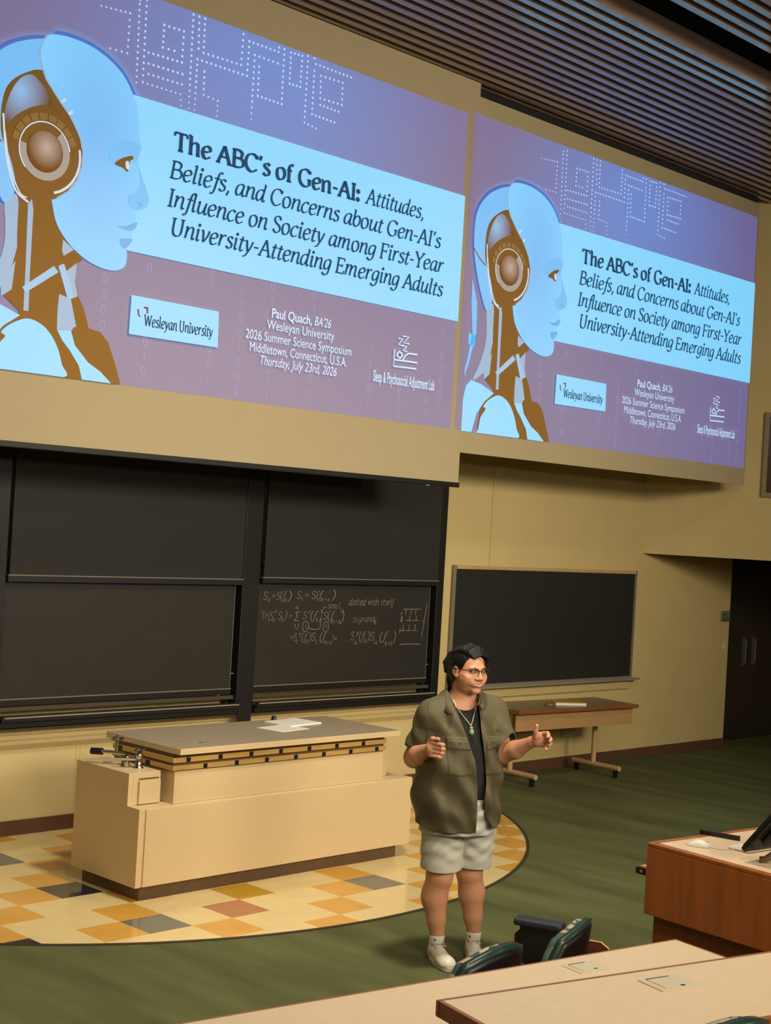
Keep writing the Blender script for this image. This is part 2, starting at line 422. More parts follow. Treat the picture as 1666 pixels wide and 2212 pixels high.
# small sign and switch by the entrance
sg = thing('wall_sign', 'small green room sign on the yellow wall beside the entrance', 'sign', (10.30, YW, 1.578))
mb = MB(); mb.box(-0.098,0.092,-0.010,-0.001,-0.065,0.065); mb.build('sign_plate', M['sign'], sg, bevel=0.004)
mb = MB(); mb.box(-0.07,0.07,-0.012,-0.010,-0.05,-0.035); mb.box(-0.05,0.03,-0.012,-0.010,0.02,0.028); mb.box(-0.05,-0.042,-0.012,-0.010,-0.02,0.028); mb.box(0.0,0.06,-0.012,-0.010,-0.02,-0.012); mb.build('sign_symbol', mat('dark_sign_ink', lin(48,54,42),0.6), sg)
sw = thing('light_switch', 'cream light switch plate below the green sign by the entrance', 'switch', (10.29, YW, 1.22))
mb = MB(); mb.box(-0.06,0.06,-0.008,-0.001,-0.06,0.06); mb.build('switch_plate', M['wall_low'], sw, bevel=0.003)
mb = MB(); mb.box(-0.012,0.012,-0.016,-0.008,-0.022,0.022); mb.build('switch_toggle', M['white'], sw, bevel=0.002)

# ------------------------------------------------------------------ demonstration bench
DX, DY = 1.55, -0.64
dk = thing('demonstration_bench', 'long cream demonstration bench with thick taupe top in front of the chalkboards', 'lab bench', (DX, DY, 0))
X = lambda x: x-DX
Y = lambda y: y-DY
mb = MB(); mb.box(X(0.36), X(2.66), Y(-0.60), Y(0.02), 0.0, 0.0955); mb.build('toe_kick', M['toe'], dk)
mb = MB(); mb.prism([(Y(-0.64),0.095),(Y(-0.64),0.585),(Y(-0.51),0.585),(Y(-0.51),0.787),(Y(0.07),0.787),(Y(0.07),0.095)], X(0.30), X(0.335), 'x')
mb.build('end_panel', M['cream'], dk, bevel=0.002)
mb = MB(); mb.box(X(0.335), X(2.765), Y(-0.632), Y(0.07), 0.095, 0.584); mb.build('lower_body', M['cream'], dk, bevel=0.002)
mb = MB(); mb.box(X(0.352), X(2.755), Y(-0.645), Y(-0.632), 0.097, 0.58); mb.build('front_panel', M['cream'], dk, bevel=0.002)
mb = MB(); mb.box(X(0.335), X(0.545), Y(-0.51), Y(0.07), 0.585, 0.787); sb = mb.build('side_block', M['cream'], dk, bevel=0.002)
mb = MB(); mb.box(X(0.372), X(0.535), Y(-0.53), Y(-0.5105), 0.59, 0.735); mb.build('drawer_front', M['cream'], sb, bevel=0.002)
mb = MB(); mb.box(X(0.375), X(0.53), Y(-0.5135), Y(-0.5105), 0.742, 0.75); mb.build('drawer_slot', M['toe'], sb)
mb = MB(); mb.box(X(0.587), X(2.477), Y(-0.60), Y(0.06), 0.585, 0.79); mb.build('upper_body', M['cream'], dk, bevel=0.002)
mb = MB(); mb.box(X(2.4775), X(2.62), Y(-0.50), Y(0.06), 0.585, 0.86); eb = mb.build('end_block', M['cream'], dk, bevel=0.003)
mb = MB(); mb.box(X(2.489), X(2.56), Y(-0.512), Y(-0.5005), 0.67, 0.80); sp = mb.build('switch_panel', M['steelplate'], eb, bevel=0.002)
mb = MB(); mb.ellipsoid((X(2.524), Y(-0.522), 0.735), (0.022,0.02,0.03)); mb.build('red_emergency_switch', M['red'], sp, smooth=True)
for zz in (0.69, 0.78):
    mb = MB(); mb.tube([(X(2.524),Y(-0.516),zz),(X(2.524),Y(-0.511),zz)], 0.005); mb.build('screw', M['chrome'], sp)
mb = MB(); mb.box(X(0.577), X(2.487), Y(-0.585), Y(0.05), 0.79, 0.905); mb.build('recess_core', M['toe'], dk)
for k, (z0, z1) in enumerate(((0.797,0.828),(0.846,0.878))):
    mb = MB(); mb.box(X(0.567), X(2.497), Y(-0.606), Y(0.06), z0, z1)
    bd = mb.build('wood_band', M['woodband'], dk, bevel=0.002)
    offs = (0.40, 0.62) if k == 0 else (0.30, 0.52)
    n = 7 if k == 0 else 8
    for i in range(n):
        xx = 0.58+ (0.23 if k == 0 else 0.09)+i*0.262
        if xx > 2.47: continue
        mb = MB(); mb.box(X(xx), X(xx+0.031), Y(-0.6095), Y(-0.6055), z0+0.002, z1-0.001); mb.build('socket', M['black'], bd)
    for yy in ((-0.36,-0.12) if k == 0 else (-0.27,-0.05)):
        mb = MB(); mb.box(X(0.5635), X(0.5675), Y(yy), Y(yy+0.045), z0+0.002, z1-0.001); mb.build('socket', M['black'], bd)
mb = MB(); mb.box(X(0.57), X(2.575), Y(-0.668), Y(0.145), 0.905, 0.945); mb.cur = 0
tp = mb.build('bench_top', [M['cream_top'], M['cream']], dk, bevel=0.003)
for p in tp.data.polygons: p.material_index = 0 if p.normal.z > 0.6 else 1
mb = MB(); mb.box(X(0.86), X(0.93), Y(-0.50), Y(-0.494), 0.945, 0.9462); mb.box(X(0.84), X(0.86), Y(-0.52), Y(-0.50), 0.945, 0.9462); mb.box(X(0.75), X(1.1), Y(-0.262), Y(-0.26), 0.945, 0.9455); mb.build('top_marks', mat('dark_scratch', lin(90,70,50),0.7), tp)
# gas and water taps on the side block
gt = None
mb = MB(); mb.lathe([(0.03,0),(0.03,0.006),(0.022,0.01),(0.022,0.05),(0.026,0.055),(0.0,0.058)], (0,0.03,0)); mb.lathe([(0.034,0),(0.034,0.006),(0.024,0.01),(0.024,0.075),(0.028,0.08),(0.028,0.09),(0.0,0.095)], (0.02,-0.09,0)); mb.lathe([(0.02,0),(0.018,0.07),(0.0,0.072)], (-0.03,-0.03,0))
gt = mb.build('gas_tap', M['chrome'], dk, smooth=True, loc=(X(0.45), Y(-0.28), 0.787)); child_label(gt, 'chrome gas and water taps')
def tb(pts, r, name, m=None, par=None): mb = MB(); mb.tube(pts, r, 12); return mb.build(name, m or M['chrome'], par or gt, smooth=False)
tb([(0.02,-0.09,0.055),(-0.10,0.0,0.055)], 0.011, 'cross_pipe')
tb([(0.0,0.03,0.075),(-0.06,0.09,0.08),(-0.10,0.14,0.08)], 0.012, 'spout')
tb([(-0.10,0.14,0.08),(-0.145,0.205,0.078)], [0.022,0.022], 'hose_nozzle', M['black'])
tb([(-0.04,0.07,0.08),(-0.035,0.08,0.16)], 0.010, 'valve_stem')
h = tb([(-0.085,0.07,0.165),(0.015,0.09,0.165)], 0.009, 'tap_handle')
tb([(-0.045,0.03,0.165),(-0.025,0.13,0.165)], 0.009, 'tap_handle'); tb([(-0.035,0.08,0.16),(-0.033,0.082,0.19)], 0.012, 'handle_cap')
for yy in (-0.05, -0.11):
    tb([(0.02,yy,0.09),(0.02,yy,0.125)], 0.008, 'valve_stem'); tb([(-0.005,yy,0.12),(0.045,yy,0.12)], 0.007, 'tap_handle')
# papers and stopper on the bench top
ps = thing('notepad', 'thick white notepad of written pages on the bench top', 'notepad', (2.05, -0.075, 0.945), 0.12)
mb = MB(); mb.box(-0.17,0.17,-0.13,0.13,0.0,0.012); mb.build('pages', M['paper'], ps, bevel=0.002)
mb = MB()
for k in range(11): mb.box(-0.13,0.13-0.06*((k*7)%3)/2,-0.10+k*0.02,-0.097+k*0.02,0.0121,0.0125)
mb.build('written_lines', mat('grey_pencil', lin(170,168,172),0.9), ps)
pp = thing('paper_sheet', 'single white sheet of notes lying left of the notepad', 'paper', (1.81, -0.24, 0.945), 0.15)
mb = MB(); mb.box(-0.15,0.15,-0.12,0.12,0.0,0.002); mb.build('sheet', M['paper'], pp)
mb = MB()
for k in range(9): mb.box(-0.11,0.11-0.05*((k*5)%3)/2,-0.085+k*0.02,-0.082+k*0.02,0.0021,0.0024)
mb.build('written_lines', bpy.data.materials['grey_pencil'], pp)
st = MB(); st.lathe([(0.022,0),(0.016,0.03),(0.012,0.032),(0.0,0.033)], (0,0,0)); o = st.build('rubber_stopper', M['black'], loc=(2.02,0.105,0.945)); tag(o, 'small black rubber stopper at the back edge of the bench top', 'stopper')

# ------------------------------------------------------------------ rolling table under the wall chalkboard
ft = thing('rolling_table', 'rolling table with brown edged grey top below the right chalkboard', 'table', (6.56, 0.68, 0), -0.075)
mb = MB(); mb.box(-0.87,0.88,0.012,0.60,0.713,0.745); mb.build('tabletop', M['tabletop'], ft)
mb = MB(); mb.box(-0.885,0.895,-0.006,0.012,0.708,0.744); mb.box(-0.885,0.895,0.60,0.612,0.708,0.744); mb.box(-0.885,-0.87,0.012,0.60,0.708,0.744); mb.box(0.88,0.895,0.012,0.60,0.708,0.744)
mb.build('wood_edge', M['tablewood'], ft, bevel=0.006)
mb = MB(); mb.box(-0.86,0.86,0.05,0.068,0.54,0.707); mb.build('modesty_panel', mat('oak_laminate', lin(170,132,88), 0.45, noise=0.08, nscale=7, stretch=(0.5,4,6)), ft)
for x in (-0.62, 0.62):
    mb = MB(); mb.tube([(x,0.33,0.10),(x,0.33,0.70)], 0.026, 14); lg = mb.build('leg', M['tan'], ft)
    mb = MB(); mb.tube([(x,-0.02,0.10),(x,0.60,0.10)], 0.027, 14); mb.build('foot_bar', M['tan'], lg)
    mb = MB(); mb.box(x-0.04,x+0.04,0.05,0.55,0.695,0.712); mb.build('top_bracket', M['black'], lg)
    for yy in (0.03, 0.55):
        mb = MB(); mb.tube([(x-0.014,yy,0.025),(x+0.014,yy,0.025)], 0.025, 14); mb.box(x-0.02,x+0.02,yy-0.02,yy+0.02,0.045,0.075); mb.tube([(x,yy,0.07),(x,yy,0.085)],0.01)
        mb.build('caster', M['black'], lg)
yb = thing('card_box', 'flat yellow card box with white end on the rolling table', 'box', (6.62, 0.88, 0.745), -0.5)
mb = MB(); mb.box(-0.17,0.16,-0.065,0.065,0.0,0.028); mb.build('box_body', M['yellowbox'], yb, bevel=0.002)
mb = MB(); mb.box(0.1601,0.164,-0.065,0.065,0.001,0.027); mb.box(-0.165,0.16,-0.068,-0.0651,0.002,0.022); mb.build('box_end', M['paper'], yb)
ky = thing('door_keys', 'small dark bunch of keys on the rolling table', 'keys', (6.30, 0.90, 0.745), 0.3)
mb = MB(); mb.lathe([(0.02,0),(0.024,0.012),(0.014,0.04),(0.0,0.045)], (0,0,0)); mb.build('key_fob', M['tablewood'], ky, smooth=True)
mb = MB(); mb.tube([(0.02,0,0.006),(0.10,0.02,0.006),(0.17,0.0,0.006)], 0.004); mb.box(0.06,0.15,-0.012,0.004,0.0,0.004); mb.build('key_blade', M['alum'], ky)

# ------------------------------------------------------------------ lectern desk at the right with computer
PR = -0.115
pd = thing('lectern_desk', 'cherry wood lectern desk with beige top at the right', 'lectern desk', (0.61, -4.15, 0), PR)
PW, PD = 1.5, 1.15
mb = MB(); mb.box(0, PW, -PD, 0, 0.70, 1.012); mb.build('upper_cabinet', M['podium'], pd, bevel=0.004)
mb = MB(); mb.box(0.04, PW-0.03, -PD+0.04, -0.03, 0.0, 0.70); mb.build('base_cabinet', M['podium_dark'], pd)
mb = MB(); mb.box(0,0.035,-PD,0,1.0125,1.03); mb.box(PW-0.035,PW,-PD,0,1.0125,1.03); mb.box(0.035,PW-0.035,-0.035,0,1.0125,1.03); mb.box(0.035,PW-0.035,-PD,-PD+0.035,1.0125,1.03)
mb.build('top_edge', M['podium'], pd, bevel=0.003)
mb = MB(); mb.box(0.036,PW-0.036,-PD+0.036,-0.036,1.0125,1.029); mb.build('desk_top', M['lam'], pd)
mb = MB(); mb.box(0.15, 0.65, 0.001, 0.165, 0.86, 0.872)
kt = mb.build('sliding_shelf', M['woodband'], pd)
mb = MB(); mb.box(0.135,0.1495,0.001,0.175,0.835,0.866); mb.build('shelf_runner', M['black'], kt); mb = MB(); mb.box(0.6505,0.665,0.001,0.175,0.835,0.866); mb.build('shelf_runner', M['black'], kt)
mb = MB()
for k in range(4): mb.box(0.1345,0.135,0.02+k*0.038,0.036+k*0.038,0.845,0.857)
mb.build('runner_holes', M['alum'], kt)
ZP = 1.0295
def pl(x, y): return (x, y, ZP)
ms = thing('computer_mouse', 'white corded computer mouse near the lectern desk corner', 'mouse', (0.765, -4.33, ZP), 1.9)
mb = MB()
prof = []
for i in range(13):
    u = i/12; x = -0.058+0.116*u; w = 0.031*math.sqrt(max(0,1-abs(2*u-1)**2.6)); h = 0.036*(math.sin(PI*min(1,u*0.97+0.03))**0.7)*(1-0.25*u)
    prof.append((x,w,h))
vs=[];fs=[]
for (x,w,h) in prof:
    for k in range(13):
        a = PI*k/12; vs.append((x, w*math.cos(a), max(0.001,h*math.sin(a)**0.8)))
for i in range(12):
    for k in range(12): fs.append((i*13+k,i*13+k+1,(i+1)*13+k+1,(i+1)*13+k))
mb.add(vs,fs); mb.build('mouse_body', M['white'], ms, smooth=True)
mb = MB(); mb.ellipsoid((-0.035,0,0.026),(0.009,0.003,0.005),10,8); mb.build('scroll_wheel', M['grommet'], ms, smooth=True)
mb = MB(); mb.tube(catmull([(-0.056,0,0.006),(-0.085,0.012,0.003),(-0.12,0.0,0.003),(-0.16,-0.03,0.003),(-0.20,-0.09,0.003),(-0.22,-0.15,0.003)],6), 0.0022, 6); mb.build('mouse_cord', M['grommet'], ms)
kb = thing('computer_keyboard', 'slim white keyboard under the tilted monitor on the lectern desk', 'keyboard', (0.93, -4.50, ZP), PR)
mb = MB(); mb.box(-0.09,0.30,-0.06,0.06,0.002,0.012); mb.build('keyboard_base', M['white'], kb, bevel=0.003)
mb = MB()
for r in range(5):
    for c in range(20): mb.box(-0.083+c*0.019,-0.067+c*0.019,-0.052+r*0.021,-0.034+r*0.021,0.012,0.0155)
ks = mb.build('keys', M['paper'], kb)
mb = MB(); mb.box(0.0,0.012,-0.03,0.005,0.0156,0.0162); mb.box(0.03,0.042,-0.03,0.005,0.0156,0.0162); mb.box(0.0,0.06,-0.005,0.006,0.0156,0.0162); mb.build('key_marks', mat('grey_marks', lin(120,120,118),0.6), kb)
br = MB(); br.box(-0.10,0.10,-0.009,0.009,0.0,0.022); o = br.build('cable_bar', M['black'], loc=(1.035,-4.275,ZP), rotz=1.75, bevel=0.003); tag(o, 'thin black cable bar lying behind the monitor', 'bar')
mn = thing('computer_monitor', 'tilted black monitor seen from behind at the right edge', 'monitor', (0.655, -4.605, ZP), PR+PI)
# local: x runs from its left edge (0) to negative, y towards its back, leaning back over the desk
def tilt(x, y, z, a=0.70): return (x, y*math.cos(a)+z*math.sin(a), 0.058+z*math.cos(a)-y*math.sin(a))
def tbox(x0,x1,y0,y1,z0,z1):
    m_ = MB(); m_.add([tilt(x,y,z) for z in (z0,z1) for y in (y0,y1) for x in (x0,x1)], [(0,1,3,2),(4,6,7,5),(0,4,5,1),(2,3,7,6),(0,2,6,4),(1,5,7,3)]); return m_
mb = tbox(-0.56,0.0,0.0,0.03,0.0,0.40); mb.build('monitor_casing', M['black'], mn, bevel=0.012)
mb = tbox(-0.50,-0.05,0.0301,0.06,0.07,0.34); mb.build('rear_housing', mat('soft_black_plastic', lin(34,34,36),0.5), mn, bevel=0.012)
mb = tbox(-0.545,-0.015,-0.004,-0.0002,0.015,0.385); mb.build('display_panel', mat('dark_display', lin(14,14,18),0.1), mn)
mb = tbox(-0.20,-0.12,0.0602,0.062,0.10,0.30); mb.build('rear_label', mat('dark_grey_label', lin(56,54,52),0.6), mn)
for xx, zz in ((-0.02,0.05),(-0.025,0.22),(-0.02,0.37)):
    mb = MB(); mb.tube([tilt(xx,0.0301,zz),tilt(xx,0.034,zz)], 0.006, 10); mb.build('screw', M['deck'], mn)
for xx in (-0.08, -0.46):
    mb = MB(); mb.tube([tilt(xx-0.05,0.055,0.17),tilt(xx-0.03,0.10,0.11),(xx,0.085,0.018),(xx+0.01,0.062,0.014)], [0.017,0.017,0.015,0.014], 10); mb.build('stand_leg', mat('bronze_metal', lin(120,104,82),0.35,metal=0.6), mn, smooth=True)

# ------------------------------------------------------------------ audience desks
def audience_desk(name, label, corner, ang, L0_, L1_, depth, z, zf, boxpos):
    d = thing(name, label, 'desk', (corner[0], corner[1], zf), ang)
    t = z-zf
    mb = MB(); mb.box(L0_+0.012, L1_-0.012, -depth+0.012, -0.012, t-0.03, t); mb.build('desk_top', M['lam'], d)
    mb = MB(); mb.box(L0_, L1_, -0.012, 0, t-0.04, t); mb.box(L0_, L1_, -depth, -depth+0.012, t-0.04, t); mb.box(L0_, L0_+0.012, -depth+0.012, -0.012, t-0.04, t); mb.box(L1_-0.012, L1_, -depth+0.012, -0.012, t-0.04, t)
    mb.build('wood_edge', M['deskedge'], d, bevel=0.002)
    mb = MB(); mb.box(L0_+0.03, L1_-0.03, -0.07, -0.045, 0.02, t-0.041); mb.build('modesty_panel', M['deskedge'], d)
    for x in (L0_+0.02, L1_-0.055):
        mb = MB(); mb.box(x, x+0.035, -depth+0.05, -0.03, 0.0, t-0.041); mb.build('end_panel', M['olive'], d, bevel=0.004)
    for bx in boxpos:
        mb = MB(); mb.box(bx, bx+0.14, -0.175, -0.075, t, t+0.003); g = mb.build('power_box', M['grommet'], d, bevel=0.001)
        mb = MB(); mb.box(bx+0.022, bx+0.132, -0.165, -0.086, t+0.003, t+0.0048); ld = mb.build('lid', M['grommet'], g, bevel=0.001)
        mb = MB(); mb.box(bx+0.022, bx+0.10, -0.0865, -0.083, t+0.003, t+0.006); mb.build('hinge', M['olive'], g)
        mb = MB(); mb.ellipsoid((bx+0.085,-0.158,t+0.0045),(0.009,0.006,0.0015),10,6); mb.build('finger_notch', M['black'], ld)
    return d
audience_desk('audience_desk', 'long beige audience desk behind the two green chairs', (-0.265,-4.887), -0.1722, -5.0, 0.0, 0.43, 0.90, 0.15, (-0.66,))
audience_desk('audience_desk', 'nearest beige audience desk with brown edge at the bottom right', (-2.388,-5.552), -0.2400, 0.0, 3.6, 0.43, 1.25, 0.50, (0.60, 2.4))

# ------------------------------------------------------------------ auditorium chairs
fab = bpy.data.materials.new('patterned_chair_fabric'); fab.use_nodes = True
nt = fab.node_tree; b = nt.nodes['Principled BSDF']; b.inputs['Roughness'].default_value = 0.9
tc = nt.nodes.new('ShaderNodeTexCoord'); vo = nt.nodes.new('ShaderNodeTexVoronoi'); vo.inputs['Scale'].default_value = 26
rp = nt.nodes.new('ShaderNodeValToRGB'); rp.color_ramp.interpolation = 'CONSTANT'
cs = [lin(206,170,118), lin(70,92,88), lin(176,172,156), lin(48,62,66), lin(214,190,150), lin(96,110,100)]
rp.color_ramp.elements[0].color = cs[0]; rp.color_ramp.elements[1].color = cs[1]; rp.color_ramp.elements[1].position = 0.17
for k in range(2, 6): e = rp.color_ramp.elements.new(k/6); e.color = cs[k]
sx = nt.nodes.new('ShaderNodeSeparateColor')
nt.links.new(tc.outputs['Object'], vo.inputs['Vector']); nt.links.new(vo.outputs['Color'], sx.inputs['Color']); nt.links.new(sx.outputs['Red'], rp.inputs['Fac']); nt.links.new(rp.outputs['Color'], b.inputs['Base Color'])
M['fabric'] = fab
def sheet(mb, fn, nu, nv, t):
    """thick curved panel: fn(u,v)->(point, normal)"""
    n = (nu+1)*(nv+1); a = []; c = []
    for i in range(nu+1):
        for j in range(nv+1):
            p, q = fn(i/nu, j/nv); a.append(p); c.append(p+q*t)
    fs = []
    for i in range(nu):
        for j in range(nv):
            w = (i*(nv+1)+j, i*(nv+1)+j+1, (i+1)*(nv+1)+j+1, (i+1)*(nv+1)+j)
            fs.append(w); fs.append(tuple(x+n for x in w[::-1]))
    edge = [(i,0) for i in range(nu+1)]+[(nu,j) for j in range(1,nv+1)]+[(i,nv) for i in range(nu-1,-1,-1)]+[(0,j) for j in range(nv-1,0,-1)]
    ids = [i*(nv+1)+j for i, j in edge]
    for k in range(len(ids)): p_, q_ = ids[k], ids[(k+1)%len(ids)]; fs.append((q_,p_,p_+n,q_+n))
    return mb.add(a+c, fs)
def back_fn(w, z0, z1, inset, yo):
    # rounded rectangle backrest, curved around the sitter, leaning back (chair faces +y)
    def fn(u, v):
        s = 2*u-1; r = 2*v-1
        k = max(abs(s),abs(r)); m = math.hypot(s,r)
        q = (k/m) if m > 1e-6 else 1
        ex = 0.72
        x = s*(1-ex+ex*q)*(w-inset); zz = (z0+z1)/2 + r*(1-ex+ex*q)*((z1-z0)/2-inset)
        y = -0.10*(zz-z0) + 0.28*(x*x)/(w*1.0) + yo
        nrm = Vector((-0.56*x/w, 1, 0.10)).normalized()
        return Vector((x,y,zz)), nrm
    return fn
def auditorium_chair(label, loc, rz, zback, plank):
    c = thing('auditorium_chair', label, 'chair', loc, rz, 'green backed auditorium chairs')
    mb = MB(); sheet(mb, back_fn(0.25, zback-0.42, zback, 0.0, -0.22), 18, 18, 0.026); mb.build('back_shell', M['shell'], c, smooth=True)
    mb = MB(); sheet(mb, back_fn(0.25, zback-0.42, zback, 0.012, -0.1935), 18, 18, 0.035); mb.build('back_cushion', M['fabric'], c, smooth=True)
    mb = MB(); sheet(mb, back_fn(0.245, zback-0.41, zback-0.012, 0.010, -0.2245), 16, 16, 0.003); mb.build('back_recess', M['black'], c, smooth=True)
    mb = MB(); mb.box(-0.235,0.235,-0.16,0.28,0.43,0.50); mb.build('seat', M['fabric'], c, bevel=0.03, seg=3)
    mb = MB(); mb.box(-0.225,0.225,-0.15,0.27,0.405,0.43); mb.build('seat_pan', M['ply'], c, bevel=0.008)
    mb = MB(); mb.tube([(0,0.05,0.40),(0,0.05,0.10)], 0.03, 12); mb.build('pedestal', M['black'], c)
    for k in range(5):
        a = 2*PI*k/5+0.3; mb = MB(); mb.tube([(0,0.05,0.10),(0.26*math.cos(a),0.05+0.26*math.sin(a),0.035)], [0.026,0.018], 8)
        mb.tube([(0.26*math.cos(a)-0.012,0.05+0.26*math.sin(a),0.022),(0.26*math.cos(a)+0.012,0.05+0.26*math.sin(a),0.022)],0.022,10); mb.build('base_leg', M['black'], c)
    mb = MB(); mb.tube([(0,-0.10,0.41),(0,-0.26,0.44),(0,-0.262,zback-0.30)], [0.02,0.02,0.02], 8); mb.build('back_bracket', M['black'], c)
    if plank:
        # wide right arm: black post and pad over a bent plywood side
        mb = MB(); mb.prism([(0.03,0.42),(0.15,0.42),(0.19,0.655),(0.01,0.655)], 0.485, 0.515, 'x'); ar = mb.build('arm_post', M['black'], c, bevel=0.004)
        mb = MB(); mb.box(0.20,0.51,0.05,0.11,0.41,0.44); mb.build('arm_bracket', M['black'], ar)
        mb = MB(); mb.box(0.445,0.53,-0.02,0.21,0.655,0.69); mb.build('arm_pad', M['armpad'], ar, bevel=0.014, seg=3)
        mb = MB(); mb.prism([(0.20,0.47),(0.225,0.50),(0.225,0.595),(0.20,0.622),(-0.18,0.622),(-0.215,0.60),(-0.23,0.55),(-0.215,0.47)], 0.532, 0.547, 'x')
        pw = mb.build('plywood_side', [M['ply'], M['plyedge']], ar)
        for p in pw.data.polygons: p.material_index = 0 if abs(p.normal.x) > 0.8 else 1
    return c
# ------------------------------------------------------------------ lettering: broad-nib stroke alphabet (l = straight, c = curved strokes)
GL = {
'a':"50|c 40,46 28,49 14,42 6,24 8,6 18,0 30,10 39,30|c 42,48 37,20 38,4 44,0 50,6",
'b':"48|c 12,74 9,40 7,14|c 8,24 18,44 32,48 42,36 40,14 28,0 14,2 7,14|s 4,73 12,74",
'c':"42|c 40,40 30,48 16,42 6,24 9,6 22,-1 38,8",
'd':"52|c 40,46 28,49 14,42 6,24 8,6 18,0 30,10 39,30|c 45,74 38,20 39,4 45,0 51,6|s 38,73 45,74",
'e':"44|c 8,24 26,26 38,34 34,46 22,48 10,38 6,20 12,3 24,-1 40,9",
'f':"30|c 44,70 36,75 27,66 20,30 14,-6 6,-21 -4,-20|s 8,46 36,46",
'g':"48|c 40,46 28,49 14,42 7,24 10,8 20,4 32,14 40,32|c 42,48 38,16 33,-10 22,-22 8,-20 1,-12",
'h':"52|c 12,74 8,36 6,0|c 7,22 18,42 32,49 40,42 39,20 39,5 44,0 50,6|s 4,73 12,74",
'i':"26|c 6,42 12,48 13,40 11,8 16,0 23,6|d 15,66",
'k':"46|c 12,74 9,40 6,0|c 8,22 22,44 34,48 36,38 22,26 8,24|c 20,26 28,8 36,0 46,5",
'l':"26|c 4,71 14,74 13,50 11,8 16,0 24,6",
'm':"80|c 4,44 12,48 12,36 8,0|c 9,22 20,44 32,48 36,40 33,0|c 35,22 46,44 58,48 64,40 62,8 67,0 75,6",
'n':"52|c 4,44 12,48 12,36 8,0|c 9,22 20,42 33,49 41,41 39,10 44,0 51,6",
'o':"48|c 24,49 10,42 6,22 12,3 23,-1 36,6 42,26 36,44 24,49",
'r':"38|c 4,44 12,48 12,36 8,0|c 9,20 18,40 28,49 37,46",
's':"38|c 34,42 24,49 12,44 12,34 22,26 32,18 30,4 18,-1 4,6",
't':"32|c 20,62 14,30 12,8 18,-1 30,6|s 4,47 32,47",
'u':"52|c 4,43 11,48 12,40 9,14 14,1 24,1 36,16 41,34|c 44,48 39,16 41,3 46,0 52,6",
'v':"44|c 2,46 10,47 15,24 18,2 32,22 40,44 36,49",
'w':"66|c 2,46 9,47 13,24 16,2 28,22 36,44|c 36,46 36,20 40,2 52,20 62,44 58,49",
'x':"44|c 4,44 12,48 22,24 32,0 42,6|c 40,46 30,40 14,8 2,2",
'y':"46|c 2,45 10,47 15,22 20,4|c 42,48 32,20 20,-2 10,-18 -2,-21",
'j':"22|c 6,42 13,48 13,30 10,-8 2,-20 -6,-18|d 15,66",
'A':"62|l 31,70 5,0|l 31,71 55,0|s 14,25 47,25|s -4,0 15,0|s 44,0 65,0",
'B':"58|l 12,70 12,0|c 12,70 32,70 45,62 43,46 30,38 12,37|c 28,38 46,35 54,20 46,5 30,0 12,0|s 3,70 14,70|s 3,0 14,0",
'C':"62|c 56,56 46,68 34,71 16,64 6,42 8,18 22,1 38,-1 57,12|s 56,54 57,69",
'E':"54|l 12,70 12,0|s 3,69 47,69|s 47,70 47,56|s 12,36 38,36|s 38,43 38,29|s 3,1 49,1|s 49,0 51,15",
'F':"50|l 12,70 12,0|s 3,69 47,69|s 47,70 47,56|s 12,36 37,36|s 37,43 37,29|s 3,0 22,0",
'G':"66|c 56,58 44,69 32,71 14,62 6,38 10,14 24,0 40,-1 54,6|l 54,6 54,29|s 43,29 63,29|s 56,55 57,69",
'I':"28|l 14,70 14,0|s 3,70 25,70|s 3,0 25,0",
'S':"48|c 40,56 32,69 16,69 8,56 16,42 32,32 42,18 34,2 18,-1 6,12",
'T':"58|l 29,70 29,0|s 4,69 54,69|s 4,70 3,55|s 54,70 55,55|s 18,0 40,0",
'U':"66|c 12,70 12,24 18,5 32,-1 46,5 52,24 52,70|s 2,70 22,70|s 42,70 62,70",
'W':"92|l 8,70 26,0|l 26,0 46,68|l 46,68 64,0|l 64,0 84,70|s -1,70 18,70|s 75,70 93,70",
'Y':"58|l 6,70 29,34|l 54,70 29,34|l 29,36 29,0|s -2,70 16,70|s 44,70 62,70|s 18,0 40,0",
"'":"18|l 12,74 6,54", ',':"20|c 9,5 13,2 7,-14", '-':"32|l 4,27 28,27", ':':"22|d 10,6|d 10,42", '.':"20|d 9,4",
'(':"24|c 22,78 8,52 6,30 10,4 20,-14", ')':"24|c 4,78 18,52 20,30 14,4 4,-14", '=':"46|l 6,40 40,40|l 6,24 40,24", '+':"46|l 6,30 40,30|l 23,48 23,12",
'4':"44|l 30,68 6,26|l 6,26 42,26|l 32,44 30,0", '1':"28|l 6,56 16,68|l 16,68 14,0", '^':"30|l 14,74 12,30|l 2,58 26,58",
'Z':"60|l 46,70 8,70|l 8,70 30,36|l 30,36 6,2|l 6,2 48,2", 'N':"40|l 6,50 6,0|l 6,46 30,46|l 30,50 30,30", ' ':"24",
# upright book forms for the bold words
'\x01':"34|l 14,50 14,0|c 14,46 15,62 24,73 34,70|s 4,47 28,47|s 4,0 26,0",
'\x02':"56|l 12,74 12,0|c 12,34 22,45 32,48 40,44 42,34 42,14 42,0|s 2,73 13,73|s 3,0 21,0|s 34,0 52,0",
'\x03':"56|l 12,46 12,0|c 12,34 22,45 32,48 40,44 42,34 42,14 42,0|s 2,47 13,47|s 3,0 21,0|s 34,0 52,0",
}
